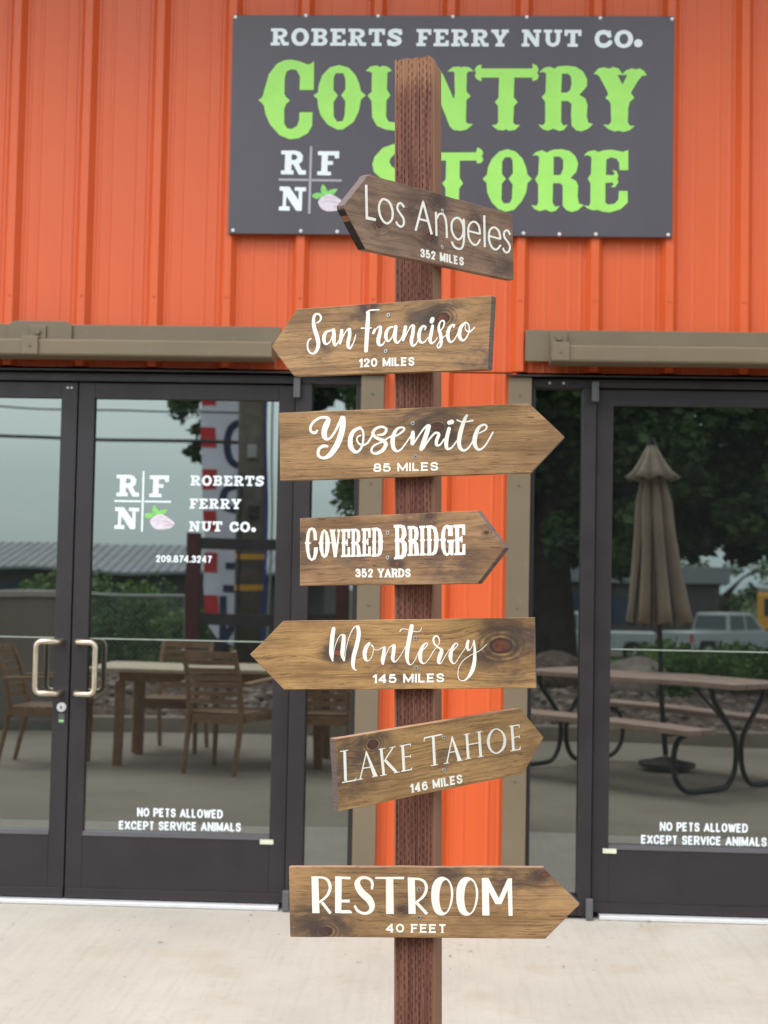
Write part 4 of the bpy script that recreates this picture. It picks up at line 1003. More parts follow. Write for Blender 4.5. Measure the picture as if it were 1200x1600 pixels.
# door units --------------------------------------------------------------
YD = -0.020       # face of the door leaves
def bx(x0, x1, z0, z1, y0, y1): return MB().box(x0, x1, y0, y1, z0, z1)
def frame_bar(x0, x1, z0, z1, y0=-0.045, y1=0.10, parent=None, name='door_frame'):
    return bx(x0, x1, z0, z1, y0, y1).build(name, M_BRONZE, parent or store, bevel=0.002)
ZT = 2.196        # top of the dark frame
ZL = 2.158        # top of the leaves
# left unit frame
frame_bar(-4.6, -0.363, ZL+0.004, ZT, name='frame_header')
frame_bar(-0.636, -0.568, 0.012, ZL+0.003, name='frame_mullion')
frame_bar(-0.384, -0.363, 0.012, ZL+0.003, name='frame_jamb')
frame_bar(-0.567, -0.385, 0.012, 0.085, name='frame_sill')
# right unit frame
frame_bar(0.339, 4.6, ZL+0.004, ZT, name='frame_header')
frame_bar(0.339, 0.356, 0.012, ZL+0.003, name='frame_jamb')
frame_bar(0.552, 0.606, 0.012, ZL+0.003, name='frame_mullion')
frame_bar(0.357, 0.551, 0.012, 0.085, name='frame_sill')
# sidelight panes
bx(-0.567, -0.385, 0.086, ZL+0.003, 0.006, 0.014).build('window_pane', M_GLASS, store)
bx(0.357, 0.551, 0.086, ZL+0.003, 0.006, 0.014).build('window_pane', M_GLASS, store)

def door(x0, x1, hinge):
    """one leaf: stiles and rails as its own mesh, pane, handle, kick line; x0..x1"""
    z0, z1 = 0.022, ZL; st = 0.068; gb, gt = 0.292, 2.092
    m = MB()
    m.box(x0, x0+st, YD, 0.03, z0, z1); m.box(x1-st, x1, YD, 0.03, z0, z1)
    m.box(x0+st, x1-st, YD+.0005, 0.03, gt, z1); m.box(x0+st, x1-st, YD+.0005, 0.03, z0, gb)
    d = m.build('door', M_BRONZE, store, bevel=0.002)
    MB().box(x0+st, x1-st, 0.000, 0.008, gb, gt).build('door_pane', M_GLASS, d)
    # glazing stop, highlight on the bottom rail's top edge painted lighter, sweep
    g = MB(); g.box(x0+st, x1-st, YD-0.003, YD-.0002, gb-0.014, gb+0.001); g.box(x0+st, x1-st, YD-.001, 0.0, gb+.001, gb+0.004)
    g.build('glazing_stop', M_BRONZE2, d)
    MB().box(x0+0.002, x1-0.002, YD-0.006, YD-.0003, 0.026, 0.062).build('door_sweep', M_BRONZE, d, bevel=0.001)
    # pale film seam across the pane
    MB().box(x0+st, x1-st, -0.0012, -0.0002, 1.086, 1.091).build('film_seam', M_SEAM, d)
    # pivots
    hx_ = x0-0.011 if hinge == 'l' else x1+0.011
    for (a, b) in ((2.10, 2.185), (0.0, 0.085)):
        MB().box(hx_-0.014, hx_+0.014, YD-0.055, YD-0.026, a, b).build('pivot_hinge', M_PIVOT, d, bevel=0.004)
    return d
M_SEAM = paint('pale_film_edge', (0.26, 0.29, 0.25), 0.5, 0.1, 10)
M_PIVOT = paint('pivot_block', (0.09, 0.09, 0.095), 0.4, 0.1)
def handle(parent, xb, xo, name='handle'):
    """D pull: xb where it meets the stile, xo where the grip runs"""
    y1 = YD; y0 = YD-0.062; zt, zb = 1.075, 0.862
    s = 1 if xo > xb else -1; r = 0.024
    pts = [(xb, y1, zt), (xb+s*0.004, y0+0.02, zt), (xb+s*0.014, y0, zt)]
    for a in range(0, 91, 18):
        pts.append((xo-s*r+s*r*math.sin(rad(a)), y0, zt-r+r*math.cos(rad(a))))
    for a in range(0, 91, 18):
        pts.append((xo-s*r+s*r*math.cos(rad(a)), y0, zb+r-r*math.sin(rad(a))))
    pts += [(xb+s*0.014, y0, zb), (xb+s*0.004, y0+0.02, zb), (xb, y1, zb)]
    MB().tube(pts, 0.0115, 12).build(name, M_STEEL, parent, smooth=True)
XG = -1.553
dl = door(-2.46, XG-0.003, 'l')
dr = door(XG+0.003, -0.640, 'r')
dx = door(0.610, 1.517, 'l')
dy = door(1.523, 2.43, 'r')
handle(dl, XG-0.036, -1.682); handle(dr, XG+0.030, -1.436)
handle(dx, 1.484, 1.40); handle(dy, 1.556, 1.64)
# lock, indicator
cy = MB().cyl((-1.583, YD, 0.803), (-1.583, YD-0.012, 0.803), 0.019, 24)
cy.cyl((-1.583, YD-0.012, 0.803), (-1.583, YD-0.016, 0.803), 0.012, 20)
cy.build('lock_cylinder', M_SILVER, dl, smooth=False)
MB().box(-1.586, -1.580, YD-0.0175, YD-0.0165, 0.797, 0.809).build('keyhole', M_DARKHOLE, dl)
MB().box(-1.596, -1.572, YD-0.002, YD-.0003, 0.735, 0.775).build('lock_indicator', M_PIVOT, dl)
MB().box(-1.594, -1.574, YD-0.003, YD-.0022, 0.742, 0.750).build('indicator_strip', paint('green_indicator', (0.25, 0.6, 0.22), 0.5), dl)
M_LABEL = paint('cream_sticker', (0.62, 0.62, 0.48), 0.6)
for d_, xa in ((dr, -0.745), (dx, 0.655)):
    MB().box(xa, xa+0.055, YD-0.0045, YD-.0033, 0.262, 0.281).build('sticker', M_LABEL, d_)
for xa in (-1.598, -1.582):
    MB().cyl((xa, YD, 2.135), (xa, YD-0.003, 2.135), 0.005, 10).build('rivet', M_SILVER, dl)
for xa in (0.413, 0.47):
    MB().cyl((xa, -0.045, 2.178), (xa, -0.048, 2.178), 0.005, 10).build('rivet', M_SILVER, store)
# thresholds
for xa, xb_ in ((-4.6, -0.66), (0.64, 4.6)):
    MB().box(xa, xb_, -0.060, 0.02, 0.001, 0.018).build('threshold', M_SILVER, store, bevel=0.003)
# tan jambs beside the siding pillar
def jamb(x0, x1, z1):
    m = MB().box(x0, x1, -0.078, 0.02, 0.004, z1)
    j = m.build('jamb_trim', M_TAN, store, bevel=0.002)
    for zz in (0.55, 1.25, 1.75, 2.12):
        MB().cyl(((x0+x1)/2, -0.078, zz), ((x0+x1)/2, -0.082, zz), 0.004, 8).build('trim_screw', M_BRONZE2, j)
    return j
jamb(-0.3625, -0.268, 2.196); jamb(0.243, 0.338, 2.196)
# drip flashing over each unit
for xa, xb_ in ((-4.6, -0.255), (0.232, 4.6)):
    m = MB(); m.add([(xa, 0.0, 2.221), (xb_, 0.0, 2.221), (xb_, -0.092, 2.204), (xa, -0.092, 2.204), (xa, 0.0, 2.216), (xb_, 0.0, 2.216), (xb_, -0.092, 2.198), (xa, -0.092, 2.198)],
                    [(0,1,2,3),(4,7,6,5),(3,2,6,7),(0,4,5,1),(0,3,7,4),(1,5,6,2)])
    m.build('drip_flashing', M_BRONZE, store)
# track covers of the sliding shutters
def track(xa, xb_, plates):
    t = tag(empty('shutter_track', ((xa+xb_)/2, -0.10, 2.32)), None, None)
    t.parent = store
    t.matrix_parent_inverse = store.matrix_world.inverted()
    cx, cyy, cz = (xa+xb_)/2, -0.10, 2.32
    def L(m): m.v = [(p[0]-cx, p[1]-cyy, p[2]-cz) for p in m.v]; return m
    L(MB().box(xa, xb_, -0.080, -0.0625, 2.262, 2.392)).build('backing_flat', M_TAN, t, bevel=0.002)
    m = MB(); prof = [(-0.080, 2.311), (-0.200, 2.311), (-0.206, 2.305), (-0.206, 2.250), (-0.200, 2.243), (-0.080, 2.243)]
    s0 = xa if xa < -2 else xa+0.098
    m.prism_x(prof, s0, xb_-(0.0 if xb_ > 2 else 0.02)); L(m).build('track_box', M_TAN, t, bevel=0.002)
    for p in plates:
        L(MB().prism_y([(p-0.135, 2.30), (p+0.135, 2.30), (p+0.135, 2.385), (p+0.112, 2.404), (p-0.112, 2.404), (p-0.135, 2.385)], -0.092, -0.0805)).build('bracket_plate', M_TAN, t, bevel=0.002)
    return t, L
tl, LL = track(-4.6, -0.700, [-1.705])
trr, LR = track(0.309, 4.6, [])
def strap(x, t, L):
    m = MB(); m.box(x-0.034, x+0.034, -0.216, -0.207, 2.246, 2.320); m.box(x-0.034, x+0.034, -0.207, -0.093, 2.3125, 2.320); m.box(x-0.034, x+0.034, -0.101, -0.0935, 2.3205, 2.384)
    L(m).build('strap', M_TAN, t, bevel=0.002)
    L(MB().cyl((x, -0.101, 2.356), (x, -0.112, 2.356), 0.012, 6)).build('bolt', M_TAN, t); L(MB().cyl((x, -0.216, 2.282), (x, -0.221, 2.282), 0.005, 8)).build('bolt', M_TAN, t)
strap(-1.71, tl, LL); strap(0.445, trr, LR)

# lettering on the panes
def on_y(y, parent_loc=(0, 0, 0)):
    return lambda px, py: at(px, py, y)-np.array(parent_loc)
YG = -0.0016
lettering('lettering', G_RFN+G_CROSS, on_y(YG), M_WHITE, dr, 0.4)
lettering('lettering', G_TXT, on_y(YG), M_WHITE, dr, 0.4)
lettering('lettering', G_NUM, on_y(YG), M_WHITE, dr, 0.35)
lettering('lettering', G_PET, on_y(YG), M_WHITE, dr, 0.35)
lettering('lettering', R_PET, on_y(YG), M_WHITE, dx, 0.35)
lettering('printed_leaves', G_LEAF, on_y(YG), M_LEAFP, dr, 0.4)
lettering('printed_almond', G_NUT, on_y(YG-.0004), M_NUTP, dr, 0.4)
lettering('printed_veins', G_VEIN, on_y(YG-.0008), M_VEINP, dr, 0.3)

# ================================================================= the big sign
YS = -0.078
TL, TRr, BLl, BR = at(364,22,YS), at(1055,27,YS), at(357,364.5,YS), at(1049,371.5,YS)
sx0, sx1 = (TL[0]+BLl[0])/2, (TRr[0]+BR[0])/2; sz1, sz0 = (TL[2]+TRr[2])/2, (BLl[2]+BR[2])/2
sign = tag(empty('store_sign', ((sx0+sx1)/2, YS, sz0)), 'wide charcoal store sign with lime western lettering on the orange wall', 'sign')
SL = (sign.location.x, sign.location.y, sign.location.z)
MB().box(sx0-SL[0], sx1-SL[0], 0, 0.012, 0, sz1-sz0).build('sign_panel', M_SIGN, sign, bevel=0.002)
lettering('lettering', W_GREEN, on_y(YS-.0008, SL), M_GREEN, sign, 0.6)
lettering('lettering', S_TOP, on_y(YS-.0008, SL), M_WHITE, sign, 0.45)
lettering('lettering', S_RFN, on_y(YS-.0008, SL), M_WHITE, sign, 0.45)
lettering('printed_lines', S_CROSS, on_y(YS-.0008, SL), M_LINEP, sign, 0.45)
lettering('printed_leaves', S_LEAF, on_y(YS-.0008, SL), M_LEAFP, sign, 0.45)
lettering('printed_almond', S_NUT, on_y(YS-.0012, SL), M_NUTP, sign, 0.45)
lettering('printed_veins', S_VEIN, on_y(YS-.0016, SL), M_VEINP, sign, 0.35)
for px, py in ((368,27),(478,24.5),(591,25.5),(707.6,26),(823,27),(938,28.5),(1050,30),(364,360),(470,361),(527,362),(818,364.5),(874,366),(931,366),(1044,367)):
    p = at(px, py, YS)
    a = (p[0]-SL[0], 0, p[2]-SL[2])
    MB().cyl(a, (a[0], -0.006, a[2]), 0.0085, 10, 0.006).build('bolt', M_SILVER, sign)

# ================================================================= the signpost
LEAN0 = -0.01776
def _post_mat():
    t = NT('incised_redwood_stain'); v, x, y, z = t.coords()
    x = t.math('MULTIPLY_ADD', z, -LEAN0, x)
    fx = t.math('DIVIDE', x, 0.0082); col = t.math('FLOOR', fx); fr = t.math('FRACT', fx)
    wn = t.n('TexWhiteNoise'); wn.noise_dimensions = '1D'; t.l(col, wn.inputs['W'])
    fz = t.math('ADD', t.math('DIVIDE', z, 0.0185), t.math('ADD', t.math('MULTIPLY', t.math('MODULO', col, 2.0), 0.5), t.math('MULTIPLY', wn.outputs['Value'], 0.25)))
    rz = t.math('FRACT', fz)
    wn2 = t.n('TexWhiteNoise'); wn2.noise_dimensions = '2D'; t.l(t.vec(col, t.math('FLOOR', fz), 0.0), wn2.inputs['Vector'])
    jit = t.math('MULTIPLY_ADD', wn2.outputs['Value'], 0.16, -0.08)
    mx_ = t.mapr(t.math('ABSOLUTE', t.math('SUBTRACT', t.math('ADD', fr, jit), 0.5)), 0.06, 0.14, 1, 0, True)
    mz_ = t.mapr(t.math('ABSOLUTE', t.math('SUBTRACT', rz, 0.5)), 0.20, 0.32, 1, 0, True)
    slit = t.math('MULTIPLY', mx_, mz_)
    edge = t.mapr(t.math('ABSOLUTE', x), 0.036, 0.040, 1, 0, True)
    big = t.noise(t.vec(t.math('MULTIPLY', x, 40.0), 3.0, t.math('MULTIPLY', z, 3.0)), 1.0, 3, 0.6)
    keep = t.mapr(t.math('ADD', big, t.math('MULTIPLY', wn2.outputs['Value'], 0.25)), 0.44, 0.62)
    front = t.math('LESS_THAN', y, -0.040)
    slit = t.math('MULTIPLY', t.math('MULTIPLY', t.math('MULTIPLY', slit, edge), keep), front)
    gr = t.noise(t.vec(t.math('MULTIPLY', x, 330.0), t.math('MULTIPLY', y, 330.0), t.math('MULTIPLY', z, 6.0)), 1.0, 3, 0.6)
    gr2 = t.noise(t.vec(t.math('MULTIPLY', x, 120.0), t.math('MULTIPLY', y, 120.0), t.math('MULTIPLY', z, 1.3)), 1.0, 3, 0.6)
    c = t.mix(t.mapr(gr2, 0.35, 0.65), (0.130, 0.048, 0.034, 1), (0.078, 0.029, 0.022, 1))
    c = t.mix(t.mapr(gr, 0.46, 0.60, 0, 0.75), c, (0.20, 0.088, 0.058, 1))
    bl = t.noise(t.vec(t.math('MULTIPLY', x, 14.0), 0.0, t.math('MULTIPLY', z, 4.0)), 1.0, 4, 0.6)
    c = t.mix(t.mapr(bl, 0.55, 0.72, 0, 0.5), c, (0.10, 0.065, 0.045, 1))
    # bleached, worn end at the top and rubbed arrises
    zt = t.math('ADD', z, t.math('MULTIPLY', gr, 0.10))
    c = t.mix(t.mapr(zt, 2.485, 2.53, 0, 0.65), c, (0.30, 0.155, 0.085, 1))
    ar = t.mapr(t.math('ADD', t.math('ABSOLUTE', x), t.math('MULTIPLY', gr2, 0.006)), 0.0435, 0.0465, 0, 0.55)
    c = t.mix(ar, c, (0.29, 0.165, 0.10, 1))
    c = t.mix(t.math('MULTIPLY', slit, t.mapr(wn2.outputs['Value'], 0.0, 1.0, 0.30, 0.75)), c, (0.016, 0.006, 0.006, 1))
    ck = t.noise(t.vec(t.math('MULTIPLY', x, 210.0), 9.0, t.math('MULTIPLY', z, 2.2)), 1.0, 2, 0.5)
    ckm = t.mapr(ck, 0.70, 0.735, 0, 0.85)
    c = t.mix(ckm, c, (0.018, 0.008, 0.007, 1))
    slit = t.math('MAXIMUM', slit, ckm)
    h = t.math('ADD', t.math('MULTIPLY', slit, -1.6), t.math('MULTIPLY', gr, 0.35))
    t.bump(h, 0.9, 0.0025)
    return t.set(c, 0.75, spec=0.25)
M_POST = _post_mat()

PCY, LEAN = -2.81, -0.01776
PX0 = -0.04709 - LEAN*0.51038           # post axis x at ground level
PW = 0.0455
GP = gz(2.81)
signpost = tag(empty('signpost', (PX0, PCY, GP)), 'rough red-brown wooden post carrying seven arrow boards in front of the store', 'signpost')
PB = rad(-10)
LM = Matrix.Translation((PX0, PCY, 0)) @ Matrix.Rotation(PB, 4, 'Z')
def post_mesh():
    V = []; F = []
    ch = 0.004
    ring = []
    n_side = 12
    for s_ in range(4):
        a = s_*math.pi/2
        for i in range(n_side+1):
            u = -PW+ch+(2*(PW-ch))*i/n_side
            X, Y = u, -PW
            ring.append((X*math.cos(a)-Y*math.sin(a), X*math.sin(a)+Y*math.cos(a)))
    nr = len(ring)
    def top(X, Y):
        z = 2.516+0.07*(X)+0.0015*math.sin(X*260)+0.001*math.sin(Y*200+X*90)
        if X > 0.034: z -= (X-0.034)*0.7
        return z
    zs = [-0.35, 0.3, 0.9, 1.5, 2.1, None]
    for z in zs:
        for (X, Y) in ring:
            zz = top(X, Y) if z is None else z
            V.append((X+LEAN*zz*math.cos(PB), Y-LEAN*zz*math.sin(PB), zz))
    for j in range(len(zs)-1):
        for i in range(nr):
            F.append((j*nr+i, j*nr+(i+1) % nr, (j+1)*nr+(i+1) % nr, (j+1)*nr+i))
    c = len(V); V.append((LEAN*2.516, 0, 2.517))
    for i in range(nr): F.append(((len(zs)-1)*nr+i, (len(zs)-1)*nr+(i+1) % nr, c))
    m = MB(); m.add(V, F)
    o = m.build('post', M_POST, signpost)
    o.matrix_parent_inverse = signpost.matrix_world.inverted() if False else Matrix.Translation((-PX0, -PCY, -GP))
    o.matrix_basis = LM
    return o
post_mesh()

# colours of the stain: light, mid, dark; the greyest set also carries painted shade
W_WARM = ((0.36, 0.215, 0.098, 1), (0.225, 0.125, 0.054, 1), (0.070, 0.038, 0.020, 1))
W_GOLD = ((0.42, 0.250, 0.098, 1), (0.27, 0.148, 0.056, 1), (0.075, 0.038, 0.018, 1))
W_SHADE = ((0.29, 0.185, 0.120, 1), (0.175, 0.105, 0.070, 1), (0.065, 0.038, 0.028, 1))  # darker and greyer, shade painted in for the board turned from the light
W_RED = ((0.32, 0.185, 0.090, 1), (0.20, 0.105, 0.048, 1), (0.075, 0.038, 0.020, 1))
BOARDS = [
 # yaw, roll, z, H, uS, uE, uT, vT, palette, text, caption, screws(px), knots(px, r), label
 (57.2, 4.3, 2.124, .157, -.315, .290, -.386, -.002, W_SHADE, T_LA, C_LA, [(691,329.6),(690.5,386)], [(672,370,.020),(683,313,.016),(592,352,.014)], 'topmost arrow board, shaded greyish brown, reading Los Angeles 352 miles and pointing left'),
 (-33.2, -2.3, 1.881, .157, -.294, .237, -.363, -.006, W_WARM, T_SF, C_SF, [(607.3,492),(603,548.7)], [(692,497,.024),(576,480,.012)], 'second arrow board from the top, San Francisco 120 miles, pointing left'),
 (-5.2, 2.3, 1.649, .152, .252, -.303, .327, 0.0, W_WARM, T_YO, C_YO, [(645,661.5),(649.2,713.3)], [(683,667,.022),(697,680,.016)], 'arrow board reading Yosemite 85 miles and pointing right'),
 (-32.1, 1.4, 1.413, .155, .200, -.274, .268, -.003, W_RED, T_CB, C_CB, [(606,832.3),(606,871)], [(620,881,.010),(671,806,.013),(760,832,.009),(470,842,.010)], 'arrow board reading Covered Bridge 352 yards and pointing right'),
 (-7.5, 2.1, 1.185, .152, -.292, .265, -.369, .003, W_GOLD, T_MO, C_MO, [(648.8,997.3),(650.3,1043.5)], [(783,1009,.034),(528,1020,.017)], 'arrow board with a large dark knot, reading Monterey 145 miles, pointing left'),
 (41.5, 4.6, .966, .149, .240, -.290, .310, -.001, W_GOLD, T_LT, C_LT, [(692.5,1152.3),(693,1203.5)], [(583,1163,.020)], 'tilted arrow board reading Lake Tahoe 146 miles and pointing right'),
 (-4.6, 2.3, .650, .151, .278, -.276, .353, -.003, W_WARM, T_RR, C_RR, [(654.6,1389.5),(654.8,1433.6)], [(509,1455,.022),(626,1421,.010),(850,1367,.012)], 'lowest arrow board, Restroom 40 feet, pointing right'),
]
PATCH = [
 [(650,325,.030),(745,345,.030),(785,410,.040),(690,315,.022)],
 [(560,505,.030),(745,560,.035),(655,500,.030),(500,545,.030)],
 [(660,655,.050),(700,690,.035),(560,700,.022)],
 [(560,860,.040),(700,880,.045),(650,815,.030),(480,860,.030)],
 [(815,985,.040),(540,1000,.028),(620,1050,.035),(800,1050,.025)],
 [(560,1180,.050),(545,1225,.040),(700,1180,.022)],
 [(480,1440,.045),(530,1445,.035),(800,1368,.050),(700,1360,.030),(640,1410,.022)]]
M_BARE = paint('unstained_wood', (0.27, 0.13, 0.065), 0.7, 0.15, 40)
M_ENDG = [None]
TH = 0.019
for bi, (yw, rl, bz, H, uS, uE, uT, vT, pal, txt, cap, scr, kn, lab) in enumerate(BOARDS):
    a, r = rad(yw), rad(rl)
    n = np.array([math.sin(a), -math.cos(a), 0.0]); t_ = np.array([math.cos(a), math.sin(a), 0.0]); u_ = np.array([0, 0, 1.0])
    U = math.cos(r)*t_+math.sin(r)*u_; V_ = -math.sin(r)*t_+math.cos(r)*u_
    h = PW*(abs(math.cos(a-PB))+abs(math.sin(a-PB)))
    O = np.array([PX0+LEAN*bz, PCY, bz])+n*(h+TH)
    MW = Matrix(((U[0], -n[0], V_[0], O[0]), (U[1], -n[1], V_[1], O[1]), (U[2], -n[2], V_[2], O[2]), (0, 0, 0, 1)))
    def loc(px, py, off=0.0, O=O, n=n, U=U, V_=V_):
        p = on_plane(px, py, O, n)-O
        return (float(p@U), -off, float(p@V_))
    knots = []
    for (kx, ky, kr) in kn:
        q = loc(kx, ky); knots.append((q[0], q[2], kr))
    patches = []
    for (kx, ky, kr) in PATCH[bi]:
        q = loc(kx, ky); patches.append((q[0], q[2], kr))
    mat = board_wood('stained_board_%d' % bi, bi*7.3+1, *pal, knots, patches)
    hh = H/2
    # outline, slightly rounded at the saw corners and a little uneven along the edges
    s = 1 if uT > 0 else -1
    crn = [(uE, -hh), (uS, -hh), (uT, vT), (uS, hh), (uE, hh)]
    if bi == 0: crn = [(uE, -hh), (uS, -hh), (uT+.001, vT-.003), (uT, vT+.004), (uS+.004, hh-.012), (uS+.010, hh-.004), (uS+.022, hh), (uE, hh)]
    if bi == 1: crn = [(uE, -hh), (uS+.003, -hh), (uS-.012, -hh+.014), (uT+.006, vT-.008), (uT, vT), (uT+.008, vT+.010), (uS, hh), (uE, hh)]
    if bi == 5: crn = [(uE, -hh), (uS, -hh), (uT, vT), (uS+.012, hh-.014), (uS+.006, hh-.004), (uS-.004, hh), (uE, hh)]
    P = []
    for i in range(len(crn)):
        p, q = np.array(crn[i]), np.array(crn[(i+1) % len(crn)])
        L = np.linalg.norm(q-p); m_ = max(1, int(L/0.05)); nn = np.array([-(q-p)[1], (q-p)[0]])/max(L, 1e-6)
        for k_ in range(m_):
            w = p+(q-p)*k_/m_
            if k_: w = w+nn*rng.normal(0, 0.00035)
            P.append((w[0], w[1]))
    if s < 0: P = P[::-1]
    b = MB().prism_y(P, 0, TH).build('arrow_board', mat, signpost, bevel=0.0014, segs=2)
    b.matrix_parent_inverse = Matrix.Translation((-PX0, -PCY, -GP))
    b.matrix_basis = MW
    b['label'] = lab
    lettering('lettering', txt, lambda x, y, L=loc: L(x, y, 0.0006), M_VINYL, b, 0.42)
    lettering('distance_lettering', cap, lambda x, y, L=loc: L(x, y, 0.0006), M_VINYL, b, 0.36)
    for (px, py) in scr:
        c = loc(px, py)
        m = MB(); N = 18
        # pan with a driven recess
        R_ = [(0.0048, 0.0004), (0.0044, 0.0014), (0.0022, 0.0014), (0.0016, 0.0002)]
        V2 = []; F2 = []
        for (rr, dd) in R_:
            for k_ in range(N):
                an = 2*math.pi*k_/N; V2.append((c[0]+rr*math.cos(an), -dd, c[2]+rr*math.sin(an)))
        for j in range(3):
            for k_ in range(N): F2.append((j*N+k_, j*N+(k_+1) % N, (j+1)*N+(k_+1) % N, (j+1)*N+k_))
        m.add(V2, F2); sc_ = m.build('screw', M_ZINC, b)
        m = MB(); m.add([(c[0]+.0019*math.cos(2*math.pi*k_/10), -.0011, c[2]+.0019*math.sin(2*math.pi*k_/10)) for k_ in range(10)], [tuple(range(10))])
        m.build('screw_recess', M_DARKHOLE, b)
    if bi == 0:   # the unstained stripe and dark stain on the lower saw cut of the point
        p0, p1 = np.array([uS, -hh]), np.array([uT+.001, vT-.003]); d_ = (p1-p0); L = np.linalg.norm(d_); d_ /= L; nn = np.array([d_[1], -d_[0]])
        if nn[0] > 0: nn = -nn
        def q3(f, y): w = p0+d_*L*f+nn*0.0005; return (w[0], y, w[1])
        def strip(f0, f1, nm, mt):
            m = MB(); m.add([q3(f0, .0008), q3(f1, .0008), q3(f1, TH-.0008), q3(f0, TH-.0008)], [(0, 1, 2, 3)]); m.build(nm, mt, b)
        M_CUT = paint('dark_stained_end_grain', (0.022, 0.014, 0.012), 0.8, 0.2, 60)
        strip(0.02, 0.70, 'stained_cut', M_CUT); strip(0.70, 0.84, 'bare_wood_stripe', M_BARE); strip(0.84, 0.98, 'stained_cut', M_CUT)

# ================================================================= what stands in front of the store (seen mirrored in the glass)
def patio_z(x, y): return gz(-y)

def make_chair():
    t = empty('patio_chair')
    W, D = 0.56, 0.50
    for s in (-1, 1):
        x = s*(W/2-0.022)
        m = MB().tube([(x, D/2-0.02, 0), (x, D/2-0.015, 0.33), (x*1.01, D/2-0.02, 0.64)], [0.017, 0.021, 0.020], 6); m.build('front_leg', M_TEAK, t)
        m = MB().tube([(x*.80, -D/2-0.075, 0), (x*.80, -D/2-0.015, 0.30), (x*.80, -D/2+0.0, 0.46), (x*.80, -D/2-0.05, 0.72), (x*.80, -D/2-0.125, 0.90)], [0.018, 0.022, 0.024, 0.020, 0.017], 6); m.build('rear_leg', M_TEAK, t)
        m = MB(); m.add([(x-.028, -D/2-.03, .635), (x+.028, -D/2-.03, .635), (x+.034, D/2+.02, .665), (x-.034, D/2+.02, .665), (x-.028, -D/2-.03, .66), (x+.028, -D/2-.03, .66), (x+.034, D/2+.02, .690), (x-.034, D/2+.02, .690)],
              [(0,3,2,1),(4,5,6,7),(0,1,5,4),(1,2,6,5),(2,3,7,6),(3,0,4,7)]); m.build('armrest', M_TEAK, t, bevel=.006)
    m = MB().box(-W/2+.03, W/2-.03, D/2-.04, D/2-.015, .36, .42); m.box(-W*.4+.02, W*.4-.02, -D/2-.01, -D/2+.015, .36, .42)
    for s in (-1, 1): m.bar((s*W*.42, -D/2, .40), (s*(W/2-.025), D/2-.03, .40), .022, .055)
    m.build('seat_frame', M_TEAK, t)
    for k in range(7):
        y = -D/2+.04+k*.068
        MB().box(-W*.43, W*.43, y-.024, y+.024, .425, .440).build('seat_slat', M_TEAK, t)
    for k in range(7):
        z = .52+k*.058; f = (z-.46)/.44; y = -D/2-0.004-.12*f**1.2
        pts = [(-W*.39, y, z), (-W*.2, y-.022, z), (0, y-.030, z), (W*.2, y-.022, z), (W*.39, y, z)]
        m = MB()
        for a, b in zip(pts[:-1], pts[1:]): m.bar(a, b, .014, .036 if k < 6 else .05)
        m.build('back_slat', M_TEAK, t)
    return t
chair0 = make_chair()
CH = [(-1.57, -4.80, 200, 'teak armchair with its back to the store, middle of the near side'),
      (-0.93, -4.90, 172, 'teak slatted armchair at the store side of the table, nearest the tan pillar'),
      (-2.24, -6.10, 6, 'teak slatted armchair on the far side of the table facing the store'),
      (-2.98, -5.02, 272, 'teak slatted armchair seen side-on at the left end of the table'),
      (-0.42, -5.35, 110, 'teak slatted armchair at the right end of the teak table')]
for i, (x, y, a, lab) in enumerate(CH):
    o = chair0 if i == 0 else copy_tree(chair0)
    o.location = (x, y, patio_z(x, y)); o.rotation_euler = (0, 0, rad(a))
    tag(o, lab, 'chair', 'teak chairs round the patio table')

tb = tag(empty('patio_table', (-1.70, -5.40, patio_z(0, -5.4))), 'long teak patio table with a bleached plank top', 'table')
for k in range(7):
    y = -.41+k*.1365
    MB().box(-1.02, .98, y-.0655, y+.0655, .705, .735).build('table_plank', M_TEAKTOP, tb, bevel=.004)
m = MB().box(-.76, .76, -.40, -.37, .63, .704); m.box(-.76, .76, .37, .40, .63, .704); m.box(-.77, -.74, -.37, .37, .63, .704); m.box(.74, .77, -.37, .37, .63, .704)
m.build('apron', M_TEAK, tb)
for sx_ in (-1, 1):
    for sy in (-1, 1):
        MB().box(sx_*.755-.032, sx_*.755+.032, sy*.385-.032, sy*.385+.032, 0, .629).build('leg', M_TEAK, tb, bevel=.004)

def make_picnic():
    t = empty('picnic_table')
    L = 2.10
    for k in range(5):
        y = -.30+k*.15; MB().box(-L/2, L/2, y-.071, y+.071, .715, .753).build('table_plank', M_REDWOOD, t, bevel=.005)
    for s in (-1, 1):
        for q in (0, 1):
            y = s*(.60+q*.148); MB().box(-L/2+.02, L/2-.02, y-.071, y+.071, .425, .463).build('seat_plank', M_REDWOOD, t, bevel=.005)
    for e_ in (-1, 1):
        x = e_*.82
        for s in (-1, 1):
            P = [(x, s*.30, .712), (x, s*.27, .62), (x, s*.12, .46), (x, s*.045, .36), (x, s*.03, .24), (x, s*.05, .13), (x, s*.11, .05), (x, s*.20, .022), (x, s*.50, .022), (x, s*.62, .05), (x, s*.70, .14), (x, s*.71, .26), (x, s*.66, .37), (x, s*.56, .42), (x, s*.80, .42)]
            C = [tuple(c) for c in catmull(P, False, 4)]
            MB().tube(C, .019, 8).build('frame_tube', M_TUBE, t, smooth=True)
    for s in (-1, 1):
        MB().tube([(s*.80, 0, .38), (s*.42, 0, .705)], .009, 6).build('brace', M_TUBE, t)
    return t
pc = make_picnic()
pc.location = (1.51, -5.03, patio_z(0, -5.0)+.01); pc.rotation_euler = (0, 0, rad(47))
tag(pc, 'picnic table of red-brown planks on black tube legs, nearest the store', 'picnic table', 'picnic tables on the patio')
